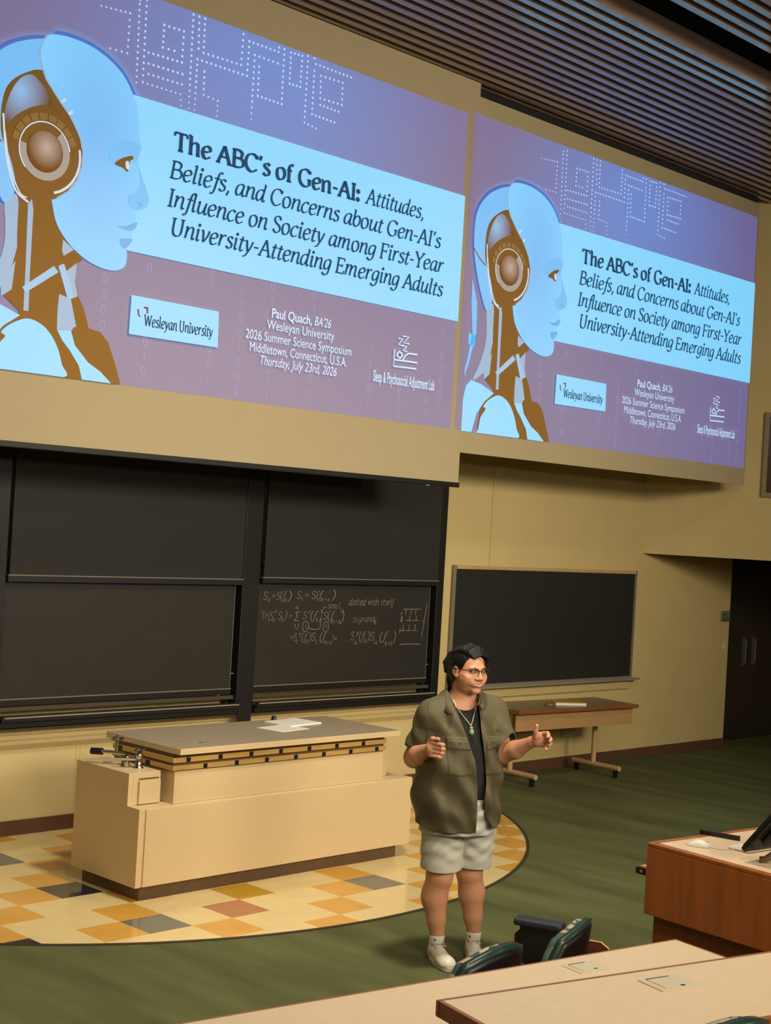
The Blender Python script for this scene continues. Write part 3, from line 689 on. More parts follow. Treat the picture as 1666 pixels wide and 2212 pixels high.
def ribbon(mb, pts, hw, nib, thin, y, xf):
    """flat stroke whose width follows a broad pen held at the angle nib"""
    n = len(pts); L = []; R = []
    for i in range(n):
        a = pts[max(i-1,0)]; b = pts[min(i+1,n-1)]
        dx, dy = b[0]-a[0], b[1]-a[1]; d = math.hypot(dx, dy) or 1e-6
        th = math.atan2(dy, dx); w = hw*(thin+(1-thin)*abs(math.sin(th-nib)))
        nx, ny = -dy/d, dx/d
        L.append((pts[i][0]+nx*w, pts[i][1]+ny*w)); R.append((pts[i][0]-nx*w, pts[i][1]-ny*w))
    vs = []
    for l, r in zip(L, R): vs += [xf(*l), xf(*r)]
    mb.add([(p[0],y,p[1]) for p in vs], [(2*i,2*i+2,2*i+3,2*i+1) for i in range(n-1)])
def disc(mb, c, r, y, xf, n=12):
    mb.add([(p[0],y,p[1]) for p in [xf(c[0]+r*math.cos(2*PI*k/n), c[1]+r*math.sin(2*PI*k/n)) for k in range(n)]], [tuple(range(n))])
def text_width(s): return sum(float(GL[ch].split('|')[0]) for ch in s)
def letter(mb, s, x0, x1, z0, size, y, weight=4.2, shear=0.2, thin=0.36, jitter=0.0):
    """set the string s between x0 and x1 on the baseline z0; size = height of 70 units"""
    sz = size/70.0; sx = (x1-x0)/text_width(s); pen = 0.0
    for ch in s:
        parts = GL[ch].split('|'); adv = float(parts[0])
        jx = random.uniform(-1,1)*jitter; jy = random.uniform(-1,1)*jitter
        def xf(a, b, pen=pen, jx=jx, jy=jy): return (x0+(pen+a+jx)*sx+b*shear*sz, z0+(b+jy)*sz)
        for st in parts[1:]:
            k = st[0]; P_ = [tuple(map(float, q.split(','))) for q in st[2:].split()]
            if k == 'd': disc(mb, P_[0], weight*1.35, y, xf); continue
            if k == 'c': P_ = [(v.x, v.y) for v in catmull([(a,b,0) for a,b in P_], 5)]
            elif k in 'ls': P_ = [(P_[i][0]+(P_[i+1][0]-P_[i][0])*t, P_[i][1]+(P_[i+1][1]-P_[i][1])*t) for i in range(len(P_)-1) for t in (0,.5)]+[P_[-1]]
            ribbon(mb, P_, weight*(0.62 if k == 's' else 1.0), 0.45, thin if k != 's' else 0.8, y, xf)
        pen += adv
def font_text(s, x0, x1, z0, size, name, m, parent, y, shear=0.0, bold=0.0):
    """sans lettering from the built-in font, fitted between x0 and x1"""
    cu = bpy.data.curves.new(name, 'FONT'); cu.body = s; cu.size = size; cu.shear = shear; cu.offset = bold; cu.fill_mode = 'FRONT'; cu.resolution_u = 4
    ob = bpy.data.objects.new(name, cu); COL.objects.link(ob)
    dg = bpy.context.evaluated_depsgraph_get(); me = bpy.data.meshes.new_from_object(ob.evaluated_get(dg))
    bpy.data.objects.remove(ob, do_unlink=True)
    xs = [v.co.x for v in me.vertices]; a, b = min(xs), max(xs)
    for v in me.vertices:
        v.co = Vector((x0+(v.co.x-a)*(x1-x0)/(b-a), y, z0+v.co.y))
    me.materials.clear(); me.materials.append(m)
    o = bpy.data.objects.new(name, me); COL.objects.link(o); o.parent = parent; return o

# ------------------------------------------------------------------ the projected slide
AMB = (0.13, 0.09, 0.04)
def glow(name, rgb, k=1.0):
    c = lin(*rgb); e = [max(0.0, c[i]-AMB[i]) for i in range(3)]
    return mat(name, (0.24,0.19,0.115,1), 0.9, spec=0.1, emit=(e[0],e[1],e[2],1), estr=k)
G = {}
G['band'] = glow('slide_pale_cyan', (139,213,253)); G['face'] = glow('slide_light_blue', (124,199,252)); G['back'] = glow('slide_mid_blue', (117,188,244))
G['shade'] = glow('slide_shade_blue', (100,168,226)); G['shade2'] = glow('slide_soft_blue', (114,188,243)); G['panel'] = glow('slide_grey_blue', (146,176,206)); G['grey'] = glow('slide_warm_grey', (160,148,140))
G['plate'] = glow('slide_plate_blue', (150,190,226)); G['rim'] = glow('slide_rim', (206,214,226))
G['dark'] = mat('slide_dark', lin(128,92,44), 0.9, spec=0.1, emit=(0.05,0.03,0.008,1), estr=1.0); G['dark2'] = mat('slide_brown', lin(150,116,72), 0.9, spec=0.1, emit=(0.06,0.04,0.015,1), estr=1.0)
G['ink'] = mat('slide_ink', lin(40,44,50), 0.9, spec=0.1, emit=lin(38,70,104), estr=0.8)
G['white'] = glow('slide_white', (206,232,255)); G['dots'] = glow('slide_dots', (190,212,250)); G['digit'] = glow('slide_digits', (146,138,186)); G['redmark'] = mat('slide_red_mark', lin(120,60,56), 0.9, emit=lin(70,40,60), estr=0.5)
G['halo'] = bpy.data.materials.new('slide_halo'); G['halo'].use_nodes = True
_nt = G['halo'].node_tree; _nt.nodes.clear(); _o = _nt.nodes.new('ShaderNodeOutputMaterial'); _t = _nt.nodes.new('ShaderNodeBsdfTransparent'); _e = _nt.nodes.new('ShaderNodeEmission'); _a = _nt.nodes.new('ShaderNodeAddShader')
_e.inputs[0].default_value = (0.10,0.42,1.0,1); _e.inputs[1].default_value = 0.032
_nt.links.new(_t.outputs[0], _a.inputs[0]); _nt.links.new(_e.outputs[0], _a.inputs[1]); _nt.links.new(_a.outputs[0], _o.inputs[0])
def slide_background():
    m = bpy.data.materials.new('slide_violet_blue'); m.use_nodes = True; nt = m.node_tree; b = nt.nodes['Principled BSDF']
    b.inputs['Base Color'].default_value = (0.24,0.19,0.115,1); b.inputs['Roughness'].default_value = 0.9; b.inputs['Specular IOR Level'].default_value = 0.1
    tc = nt.nodes.new('ShaderNodeTexCoord'); mp = nt.nodes.new('ShaderNodeMapping')
    mp.inputs['Location'].default_value = (-2.55, 0, -2.25); mp.inputs['Scale'].default_value = (0.50, 1, 0.62)
    gr = nt.nodes.new('ShaderNodeTexGradient'); gr.gradient_type = 'SPHERICAL'
    mp.vector_type = 'TEXTURE'; mp.inputs['Location'].default_value = (2.45, 0, 2.35); mp.inputs['Scale'].default_value = (2.1, 1, 1.45)
    rp = nt.nodes.new('ShaderNodeValToRGB')
    a = lin(124,112,150); c = lin(112,136,200)
    rp.color_ramp.elements[0].color = [max(0,a[i]-AMB[i]) for i in range(3)]+[1]
    rp.color_ramp.elements[1].color = [max(0,c[i]-AMB[i]) for i in range(3)]+[1]; rp.color_ramp.elements[1].position = 0.85
    nt.links.new(tc.outputs['Object'], mp.inputs['Vector']); nt.links.new(mp.outputs['Vector'], gr.inputs['Vector'])
    nt.links.new(gr.outputs['Fac'], rp.inputs['Fac']); nt.links.new(rp.outputs['Color'], b.inputs['Emission Color']); b.inputs['Emission Strength'].default_value = 1.0
    return m
G['bg'] = slide_background()
def face_mat():
    # the drawn face is shaded from pale at the rim to deeper blue at the cheek
    m = bpy.data.materials.new('slide_face_blue'); m.use_nodes = True; nt = m.node_tree; b = nt.nodes['Principled BSDF']
    b.inputs['Base Color'].default_value = (0.24,0.19,0.115,1); b.inputs['Roughness'].default_value = 0.9; b.inputs['Specular IOR Level'].default_value = 0.1
    tc = nt.nodes.new('ShaderNodeTexCoord'); mp = nt.nodes.new('ShaderNodeMapping'); mp.vector_type = 'TEXTURE'
    mp.inputs['Location'].default_value = (0.93, 0, 1.62); mp.inputs['Scale'].default_value = (0.5, 1, 0.95)
    gr = nt.nodes.new('ShaderNodeTexGradient'); gr.gradient_type = 'SPHERICAL'; rp = nt.nodes.new('ShaderNodeValToRGB')
    a = lin(130,206,254); c = lin(118,184,242)
    rp.color_ramp.elements[0].color = [max(0,a[i]-AMB[i]) for i in range(3)]+[1]; rp.color_ramp.elements[1].color = [max(0,c[i]-AMB[i]) for i in range(3)]+[1]
    nt.links.new(tc.outputs['Object'], mp.inputs['Vector']); nt.links.new(mp.outputs['Vector'], gr.inputs['Vector'])
    nt.links.new(gr.outputs['Fac'], rp.inputs['Fac']); nt.links.new(rp.outputs['Color'], b.inputs['Emission Color']); b.inputs['Emission Strength'].default_value = 1.0
    return m
G['face'] = face_mat()
def gradmat(name, c, r, edge, core):
    m = bpy.data.materials.new(name); m.use_nodes = True; nt = m.node_tree; b = nt.nodes['Principled BSDF']
    b.inputs['Base Color'].default_value = lin(128,92,44); b.inputs['Roughness'].default_value = 0.9; b.inputs['Specular IOR Level'].default_value = 0.1
    tc = nt.nodes.new('ShaderNodeTexCoord'); mp = nt.nodes.new('ShaderNodeMapping'); mp.vector_type = 'TEXTURE'
    mp.inputs['Location'].default_value = (c[0],0,c[1]); mp.inputs['Scale'].default_value = (r[0],1,r[1])
    gr = nt.nodes.new('ShaderNodeTexGradient'); gr.gradient_type = 'SPHERICAL'; rp = nt.nodes.new('ShaderNodeValToRGB')
    for e, col in zip(rp.color_ramp.elements, (edge, core)):
        q = lin(*col); e.color = [max(0,q[i]-AMB[i]*1.3) for i in range(3)]+[1]
    nt.links.new(tc.outputs['Object'], mp.inputs['Vector']); nt.links.new(mp.outputs['Vector'], gr.inputs['Vector'])
    nt.links.new(gr.outputs['Fac'], rp.inputs['Fac']); nt.links.new(rp.outputs['Color'], b.inputs['Emission Color']); b.inputs['Emission Strength'].default_value = 1.0
    return m
SL={'face':[(.1152,.8146),(.13,.8237),(.1529,.8272),(.1816,.8238),(.2087,.8115),(.2325,.7912),(.2485,.769),(.2622,.7375),(.2703,.7112),(.2749,.6813),(.2771,.6544),(.2792,.6313),(.2823,.6106),(.2794,.5875),(.2795,.5596),(.2877,.5308),(.2973,.5023),(.3014,.4796),(.2982,.4625),(.2869,.4498),(.2795,.4394),(.2816,.4289),(.2799,.4164),(.2826,.4046),(.277,.3936),(.2755,.3752),(.2677,.349),(.2682,.3392),(.2694,.3217),(.2667,.3011),(.2576,.2886),(.2455,.2831),(.2279,.2839),(.2035,.2943),(.179,.3159),(.1598,.3426),(.1456,.3761),(.1374,.4228),(.1373,.4246),(.1459,.4314),(.163,.4527),(.1772,.4866),(.1835,.5236),(.1839,.5585),(.1781,.5909),(.1694,.6143),(.1579,.6402),(.1442,.6611),(.1305,.6856),(.1169,.7098),(.1082,.7397),(.1041,.7679),(.1072,.7957)],'back':[(.1219,.8088),(.0883,.7923),(.0559,.7633),(.033,.7241),(.0213,.6828),(.0184,.6322),(.0201,.5769),(.0264,.5291),(.0374,.4763),(.0497,.4297),(.0609,.3963),(.0692,.3971),(.0771,.418),(.0783,.4498),(.0741,.477),(.067,.5064),(.0578,.532),(.0518,.5616),(.0504,.6112),(.0557,.6598),(.0707,.6942),(.0976,.7234),(.1121,.7308),(.1077,.7497),(.1077,.7719),(.114,.7932)],'backseam':[(.0195,.578),(.0363,.5507),(.0538,.534)],'head_dark':[(.1057,.7415),(.0935,.7348),(.0748,.7131),(.059,.6837),(.046,.6484),(.0406,.6056),(.042,.5695),(.0481,.5352),(.0591,.499),(.0689,.4657),(.0739,.4416),(.0837,.4153),(.086,.4012),(.0865,.3269),(.0879,.2937),(.0794,.2317),(.067,.1801),(.0975,.1435),(.0793,.1129),(.0638,.0795),(.0587,.0268),(.0598,-.0024),(.0741,-.0003),(.1713,-.0019),(.205,.0),(.256,-.0007),(.2724,.0021),(.2607,.0504),(.2463,.1024),(.2318,.1246),(.2116,.1295),(.2019,.1737),(.1914,.2039),(.1844,.2463),(.1868,.2855),(.1955,.2958),(.179,.3159),(.1598,.3426),(.1456,.3761),(.1374,.4228),(.1373,.4246),(.1459,.4314),(.163,.4527),(.1772,.4866),(.1835,.5236),(.1839,.5585),(.1781,.5909),(.1694,.6143),(.1579,.6402),(.1442,.6611),(.1305,.6856),(.1169,.7098),(.1082,.7397)],'panel':[(.0607,.5791),(.0563,.581),(.0548,.5969),(.0586,.6318),(.0668,.6687),(.0779,.6959),(.0896,.7087),(.0983,.7089),(.11,.6954),(.1208,.6775),(.1294,.651),(.1269,.6506),(.1096,.6433),(.0905,.6268),(.0742,.6051)],'neck_back':[(.0648,.396),(.0794,.4186),(.0862,.3951),(.093,.2641),(.0838,.2243),(.0632,.1888),(.0368,.1648),(.0534,.218),(.0667,.2835),(.0677,.3402)],'rod':[(.1007,.4025),(.1064,.4157),(.1098,.3907),(.1097,.3643),(.1103,.2255),(.1117,.1478),(.1036,.1465),(.1027,.2608)],'wedge1':[(.1601,.335),(.179,.3159),(.163,.2958),(.1594,.3081)],'wedge2':[(.1695,.2613),(.1855,.2852),(.1842,.2386),(.1901,.2035),(.1763,.1922),(.1579,.2618)],'wedge3':[(.1591,.201),(.1787,.1947),(.1906,.1276),(.1867,.1267),(.1832,.117),(.1588,.115),(.1581,.1626)],'wedge4':[(.0867,.2617),(.0834,.1919),(.0673,.1709),(.066,.2057)],'tube1':[(.0989,.2017),(.1475,.2664),(.1557,.2535),(.105,.1903)],'tube2':[(.1546,.2685),(.1638,.2769),(.1837,.1999),(.1737,.1903)],'chest':[(.1725,-.0017),(.1699,.0315),(.162,.068),(.1492,.0995),(.1332,.1203),(.1129,.1293),(.096,.1207),(.0796,.1037),(.0707,.0867),(.0773,.0784),(.0647,.0512),(.06,.0129),(.0595,-.0091)],'shoulderL':[(.0314,.1638),(.0593,.1567),(.0986,.1338),(.0732,.1028),(.0531,.0618),(.04,-.0057),(.0172,-.0072),(.0018,.0003),(.0088,.073),(.0188,.1428)],'shoulderR':[(.1588,.1139),(.1819,.1167),(.1899,.0819),(.2138,.0445),(.236,.0256),(.256,-.0007),(.205,.0),(.1984,.0336),(.1813,.0685),(.1689,.0887)],'strandA':[(.0205,.484),(.0381,.4079),(.0401,.315),(.0235,.2119),(-.001,.1083),(-.0029,.1141),(.0178,.2169),(.0293,.3124),(.0219,.4037)],'strandB':[(.0185,.3099),(.0379,.3051),(.0369,.2706),(.0191,.276)],'eye':[(.2371,.5496),(.246,.5648),(.2566,.5748),(.2674,.5809),(.2691,.5736),(.2639,.5657),(.2609,.5388),(.251,.545)],'eyesocket':[(.2287,.5895),(.2442,.6094),(.263,.6189),(.2823,.6106),(.2794,.5875),(.2762,.5704),(.2682,.5633),(.2688,.5814),(.2566,.5756),(.2434,.5619),(.2371,.5496),(.2271,.5635)],'iris':[(.2558,.5607),(.2612,.5647),(.2628,.5455),(.2578,.5456)],'noseshade':[(.2795,.5596),(.2877,.5308),(.2973,.5023),(.3014,.4796),(.2982,.4625),(.2869,.4498),(.2701,.4509),(.2645,.4668),(.2673,.4856),(.2742,.4861),(.284,.5175)],'nostril':[(.2799,.469),(.2905,.4639),(.2879,.459),(.2836,.4615)],'lip1':[(.2489,.3976),(.2639,.4013),(.2813,.4169),(.2825,.4085),(.2769,.3955),(.2643,.3915)],'lip2':[(.2544,.3646),(.2652,.37),(.2768,.3716),(.2677,.349),(.2593,.3464)],'band':[(.2622,.7361),(1.0007,.7362),(1.0009,.3385),(.2673,.3411)],'logobox':[(.2802,.2307),(.445,.2296),(.4467,.1329),(.2794,.131)],'mark':[(.2916,.1966),(.2948,.1985),(.2953,.1861),(.2984,.1794),(.2964,.1778),(.293,.1838)],'mark2':[(.3033,.207),(.3114,.2068),(.3113,.1901),(.3084,.1905),(.3083,.202),(.3034,.2025)],'dots':[[(.2012,.9314),(.2513,.938),(.2505,.836),(.2205,.8344)],[(.2693,.7703),(.2669,.9693),(.2674,.9802)],[(.2791,.9863),(.2804,.7774)],[(.3131,.939),(.3499,.9406),(.3493,.8585),(.2877,.8556)],[(.3131,.939),(.3126,.8804),(.3342,.882)],[(.2805,.7753),(.3498,.7757),(.3526,.7463)],[(.2889,.8275),(.3516,.8289)],[(.29,.801),(.3518,.8019)],[(.3657,.9924),(.3669,.7458)],[(.3769,.9928),(.379,.909)],[(.3882,.9931),(.3889,.9022),(.4634,.9047),(.4647,.9893)],[(.378,.7461),(.378,.8807),(.4763,.8811),(.4772,.9758),(.5383,.9755),(.5388,.9883)],[(.3927,.8543),(.3937,.7927),(.4217,.7892),(.4218,.749)],[(.538,.9438),(.4896,.9443),(.4899,.7684)],[(.4998,.917),(.5007,.8371),(.5511,.8357),(.5502,.9891)],[(.5647,.9866),(.5893,.9888),(.5886,.9004),(.5651,.8993),(.5647,.9866)],[(.6016,.9946),(.6022,.8056),(.6284,.7998)],[(.6157,.9941),(.6201,.9795),(.7005,.9778)],[(.6173,.9592),(.6174,.8357),(.6686,.8331)],[(.6326,.9519),(.6822,.954),(.6832,.89),(.6337,.8879),(.6326,.9519)],[(.6346,.8692),(.6765,.8678)]],'icon':[('l',[(.8381,.2143),(.8378,.1637),(.8954,.1674)]),('l',[(.8379,.1839),(.8973,.1863)]),('l',[(.8602,.1873),(.8652,.2019),(.8733,.2098),(.8961,.2113)]),('c',[(.8506,.2116),(.8444,.2008),(.8516,.1916),(.8584,.2018),(.8506,.2116)]),('l',[(.8567,.259),(.872,.2598),(.8588,.2391),(.8741,.2392)]),('l',[(.8459,.2497),(.8571,.2503),(.8468,.231),(.8581,.2302)]),('l',[(.8581,.2302),(.8683,.2298),(.8588,.2155),(.8691,.215)])]}
from mathutils.geometry import tessellate_polygon
def clipbox(p): 
    p = clip_poly(p, lambda q: q[0] >= 0, lambda a,b: (0.0, a[1]+(b[1]-a[1])*(a[0])/(a[0]-b[0])))
    return clip_poly(p, lambda q: q[1] >= 0, lambda a,b: (a[0]+(b[0]-a[0])*(a[1])/(a[1]-b[1]), 0.0))
def build_slide(screen, w, h):
    """picture on a screen; local x along the picture, z up, y towards the viewers is negative"""
    sl = MB(); sl.add([(0,-0.001,0),(w,-0.001,0),(w,-0.001,h),(0,-0.001,h)], [(0,1,2,3)])
    slide = sl.build('projected_slide', G['bg'], screen)
    lay = [0.002]
    def P2(p, y): return [(a*w, y, b*h) for a, b in p]
    def poly(name, pts, m, smooth=True, clip=True):
        lay[0] += 0.0006; y = -lay[0]
        if smooth: pts = [(v.x, v.y) for v in catmull([(a,b,0) for a,b in pts], 4, True)]
        if clip: pts = clipbox(pts)
        mb = MB(); tri = tessellate_polygon([[Vector((a*w,b*h,0)) for a,b in pts]])
        mb.add(P2(pts, y), tri); return mb.build(name, m, slide)
    def multi(name, plist, m, smooth=True):
        lay[0] += 0.0006; y = -lay[0]; mb = MB()
        for pts in plist:
            if smooth: pts = [(v.x, v.y) for v in catmull([(a,b,0) for a,b in pts], 4, True)]
            pts = clipbox(pts); mb.add(P2(pts, y), tessellate_polygon([[Vector((a*w,b*h,0)) for a,b in pts]])); mb.build(name, m, slide); mb = MB()
    def strip(mb, pts, hw, y, close=False):
        ribbon(mb, [(a*w,b*h) for a,b in pts], hw, 0, 1.0, y, lambda a,b:(a,b))
    # dotted circuit lines
    lay[0] += 0.0006; mb = MB()
    for path in SL['dots']:
        for (a,b) in zip(path[:-1], path[1:]):
            d = math.hypot((b[0]-a[0])*w,(b[1]-a[1])*h); n = max(1, int(round(d/0.042)))
            for k in range(n+1):
                q = (a[0]+(b[0]-a[0])*k/n, a[1]+(b[1]-a[1])*k/n)
                if q[1] > 0.995: continue
                fade = min(1.0, max(0.35, 1.5-abs(q[0]-0.50)*2.6)); fade *= min(1, max(0.4, (q[1]-0.62)*5))
                disc(mb, (q[0]*w, q[1]*h), 0.0098*fade, -lay[0], lambda a,b:(a,b), 8)
    mb.build('dotted_circuit', G['dots'], slide)
    # faint binary digits
    lay[0] += 0.0006; mb = MB()
    cols = ((0.235,0.05,0.26),(0.312,0.0,0.12),(0.434,0.0,0.13),(0.492,0.0,0.30),(0.555,0.0,0.10),(0.647,0.0,0.09),(0.785,0.0,0.20),(0.86,0.0,0.10),(0.93,0.0,0.08),(0.965,0.0,0.30),(0.43,0.26,0.33),(0.555,0.27,0.33),(0.647,0.27,0.33),(0.312,0.28,0.31))
    rs = random.Random(11)
    for u, v0, v1 in cols:
        v = v1
        while v > v0+0.02:
            one = rs.random() < 0.45; c = (u*w, v*h)
            pts = [(c[0],c[1]+0.03),(c[0],c[1]-0.03)] if one else [(c[0]+0.017*math.cos(t*PI/5), c[1]+0.032*math.sin(t*PI/5)) for t in range(11)]
            ribbon(mb, pts, 0.0035, 0, 1.0, -lay[0], lambda a,b:(a,b)); v -= 0.039
    mb.build('binary_digits', G['digit'], slide)
    # robot figure
    for k in range(7):
        g_ = 0.010+0.011*k
        poly('robot_glow', [(a+(a-0.13)*g_*1.1, b+(b-0.50)*g_) for a,b in SL['back'][:16]]+[(a+(a-0.13)*g_*1.1, b+(b-0.50)*g_) for a,b in SL['face'][9:0:-1]], G['halo'])
    multi('cable_strands', [SL['strandA'], SL['strandB']], G['back'], False)
    poly('neck_shell', SL['neck_back'], G['panel'])
    poly('robot_inner_body', SL['head_dark'], G['dark'], False)
    multi('neck_plates', [SL['wedge1'], SL['wedge2'], SL['wedge3'], SL['rod'], SL['wedge4']], G['panel'], False)
    poly('back_plate', SL['back'], G['back'])
    lay[0] += 0.0006; mb = MB(); strip(mb, SL['backseam'], 0.006, -lay[0]); mb.build('plate_seam', G['dark'], slide)
    multi('shoulder_plates', [SL['shoulderL'], SL['shoulderR']], G['band'], False)
    poly('chest_plate', SL['chest'], G['band'])
    multi('neck_tubes', [SL['tube1'], SL['tube2']], G['plate'], False)
    poly('temple_panel', SL['panel'], gradmat('slide_temple', (0.078*w,0.665*h), (0.22,0.26), (122,96,62), (156,200,236)))
    poly('title_band', SL['band'], G['band'], False)
    poly('robot_face', SL['face'], G['face'], True)
    lay[0] += 0.0006; mb = MB(); strip(mb, SL['face'][-14:]+SL['face'][:1], 0.007, -lay[0]); mb.build('face_rim', G['panel'], slide)
    # round ear
    ec = (0.1215*w, 0.536*h); R_ = 0.193
    def ring(mb, r0, r1, a0_, a1_, y, n=60):
        vs = []
        for k in range(n+1):
            a = a0_+(a1_-a0_)*k/n
            vs += [(ec[0]+r0*math.cos(a),y,ec[1]+r0*math.sin(a)),(ec[0]+r1*math.cos(a),y,ec[1]+r1*math.sin(a))]
        mb.add(vs, [(2*k,2*k+1,2*k+3,2*k+2) for k in range(n)])
    lay[0] += 0.0006; mb = MB()
    for k in range(9):
        a = 0.35+k*0.30; mb = MB(); ring(mb, R_*1.04, R_*1.27, a, a+0.26, -lay[0], 5); mb.build('ear_segment', G['dark2'], slide)
    lay[0] += 0.0006; mb = MB(); ring(mb, R_*0.70, R_*0.97, -3.3, 0.9, -lay[0]); mb.build('ear_ring', G['grey'], slide)
    lay[0] += 0.0006; mb = MB(); ring(mb, R_*0.955, R_*1.0, 0.2, 3.9, -lay[0]); mb.build('ear_rim', G['rim'], slide)
    lay[0] += 0.0006; mb = MB(); ring(mb, R_*1.33, R_*1.42, -1.25, 0.25, -lay[0], 24); mb.build('ear_edge', G['rim'], slide)
    lay[0] += 0.0006; mb = MB(); disc(mb, (ec[0],ec[1]), R_*0.68, -lay[0], lambda a,b:(a,b), 40); mb.build('ear_centre', gradmat('slide_ear_glow', (ec[0]+0.01, ec[1]+0.03), (0.14,0.14), (120,86,42), (196,178,160)), slide)
    lay[0] += 0.0006; mb = MB()
    strip(mb, catmull2([(0.053,0.60),(0.062,0.50),(0.078,0.43),(0.100,0.405)]), 0.007, -lay[0]); mb.build('ear_cable', G['rim'], slide); mb = MB(); strip(mb, catmull2([(0.057,0.56),(0.068,0.48),(0.085,0.425),(0.097,0.415)]), 0.005, -lay[0]); mb.build('ear_cable', G['rim'], slide); mb = MB()
    strip(mb, [(0.143,0.665),(0.150,0.675)], 0.009, -lay[0]); mb.build('ear_tick', G['rim'], slide); mb = MB(); strip(mb, [(0.156,0.640),(0.162,0.650)], 0.009, -lay[0])
    mb.build('ear_tick', G['rim'], slide)
    # features
    poly('eye_socket', SL['eyesocket'], G['shade2']); poly('nose_shade', SL['noseshade'], G['shade2']); poly('nostril', SL['nostril'], G['shade'])
    multi('lips', [SL['lip1'], SL['lip2']], G['shade'])
    poly('eye', SL['eye'], G['dark']); poly('iris', SL['iris'], G['rim'], True)
    # title
    lay[0] += 0.0006; mb = MB(); cap = 0.0445*h
    def line(s, u0, u1, v, sh, wt, sz=1.0): letter(mb, s, u0*w, u1*w, v*h, cap*sz, -lay[0], wt, sh)
    line("T\x02e ABC's o\x01 Ge\x03-AI:", 0.340, 0.734, 0.6265, 0.0, 8.2, 1.03)
    line("Attitudes,", 0.7475, 0.892, 0.6270, 0.15, 5.6)
    line("Beliefs, and Concerns about Gen-AI's", 0.335, 0.9395, 0.5520, 0.15, 5.6)
    line("Influence on Society among First-Year", 0.334, 0.950, 0.4780, 0.15, 5.6)
    line("University-Attending Emerging Adults", 0.342, 0.952, 0.4050, 0.15, 5.6)
    mb.build('title_text', G['ink'], slide)
    # university plate
    poly('logo_plate', SL['logobox'], G['band'], False)
    lay[0] += 0.0006; mb = MB(); letter(mb, 'Wesleyan University', 0.305*w, 0.4350*w, 0.1590*h, 0.027*h, -lay[0], 7.0, 0.0); mb.build('logo_text', G['ink'], slide)
    multi('logo_mark', [SL['mark'], SL['mark2']], G['redmark'], False)
    # credits
    lay[0] += 0.0006; y = -lay[0]
    T_ = lambda s,u0,u1,v,sz,sh=0.0,bo=0.0: font_text(s, u0*w, u1*w, v*h, sz*h, 'credit_text', G['white'], slide, y, sh, bo)
    T_("Paul Quach,", 0.5529, 0.640, 0.2410, 0.037, 0, 0.0012); T_("BA'26", 0.646, 0.6833, 0.2412, 0.037, 0.25)
    T_("Wesleyan University", 0.5441, 0.6923, 0.2075, 0.037); T_("2026 Summer Science Symposium", 0.5011, 0.7341, 0.1725, 0.037)
    T_("Middletown, Connecticut, U.S.A.", 0.5108, 0.7247, 0.1388, 0.037); T_("Thursday, July 23rd, 2026", 0.5339, 0.7025, 0.1062, 0.037, 0.25)
    font_text("Sleep & Psychosocial Adjustment Lab", 0.7892*w, 0.9448*w, 0.1095*h, 0.048*h, 'lab_caption', G['white'], slide, y, 0, 0.001)
    lay[0] += 0.0006; mb = MB()
    for k, pts in SL['icon']:
        if k == 'c': pts = catmull2(pts)
        strip(mb, pts, 0.0065, -lay[0])
    mb.build('sleep_icon', G['white'], slide)
    return slide
def catmull2(p): return [(v.x, v.y) for v in catmull([(a,b,0) for a,b in p], 8)]

# left and right roll-down screens
sl_ = thing('projection_screen', 'left roll-down projection screen hanging over the sliding chalkboards', 'projection screen', (-0.655, 0.28, 3.279))
mb = MB(); mb.box(-0.16, 4.757, 0.0, 0.006, -0.448, 2.965); mb.build('screen_fabric', M['screen'], sl_)
mb = MB(); mb.box(-0.16, 4.765, -0.012, 0.018, -0.49, -0.4485); mb.build('weight_bar', M['black_frame'], sl_, bevel=0.006)
mb = MB(); mb.ellipsoid((4.38,0.0,-0.492),(0.03,0.01,0.006),10,6); mb.build('pull_tab', M['alum'], sl_)
build_slide(sl_, 4.618, 2.676)
mb = MB(); mb.add([(4.675,-0.0015,0.0),(4.7565,-0.0015,0.0),(4.7565,-0.0015,2.70),(4.69,-0.0015,2.715)], [(0,1,2,3)])
child_label(mb.build('spilled_picture_edge', glow('slide_spill', (124,108,142)), sl_), 'violet strip of the neighbouring picture')
sr_ = thing('projection_screen', 'right roll-down projection screen hanging before the yellow wall', 'projection screen', (4.14, 0.38, 3.282))
mb = MB(); mb.box(-0.02, 4.735, 0.0, 0.006, -0.178, 2.893); mb.build('screen_fabric', M['screen'], sr_)
mb = MB(); mb.box(-0.02, 4.735, -0.004, 0.012, -0.186, -0.1785); mb.build('weight_bar', M['screen'], sr_)
mb = MB(); mb.tube([(0,0.05,2.93),(4.72,0.05,2.93)], 0.045, 12); mb.build('roller', M['deck'], sr_)
build_slide(sr_, 4.708, 2.740)

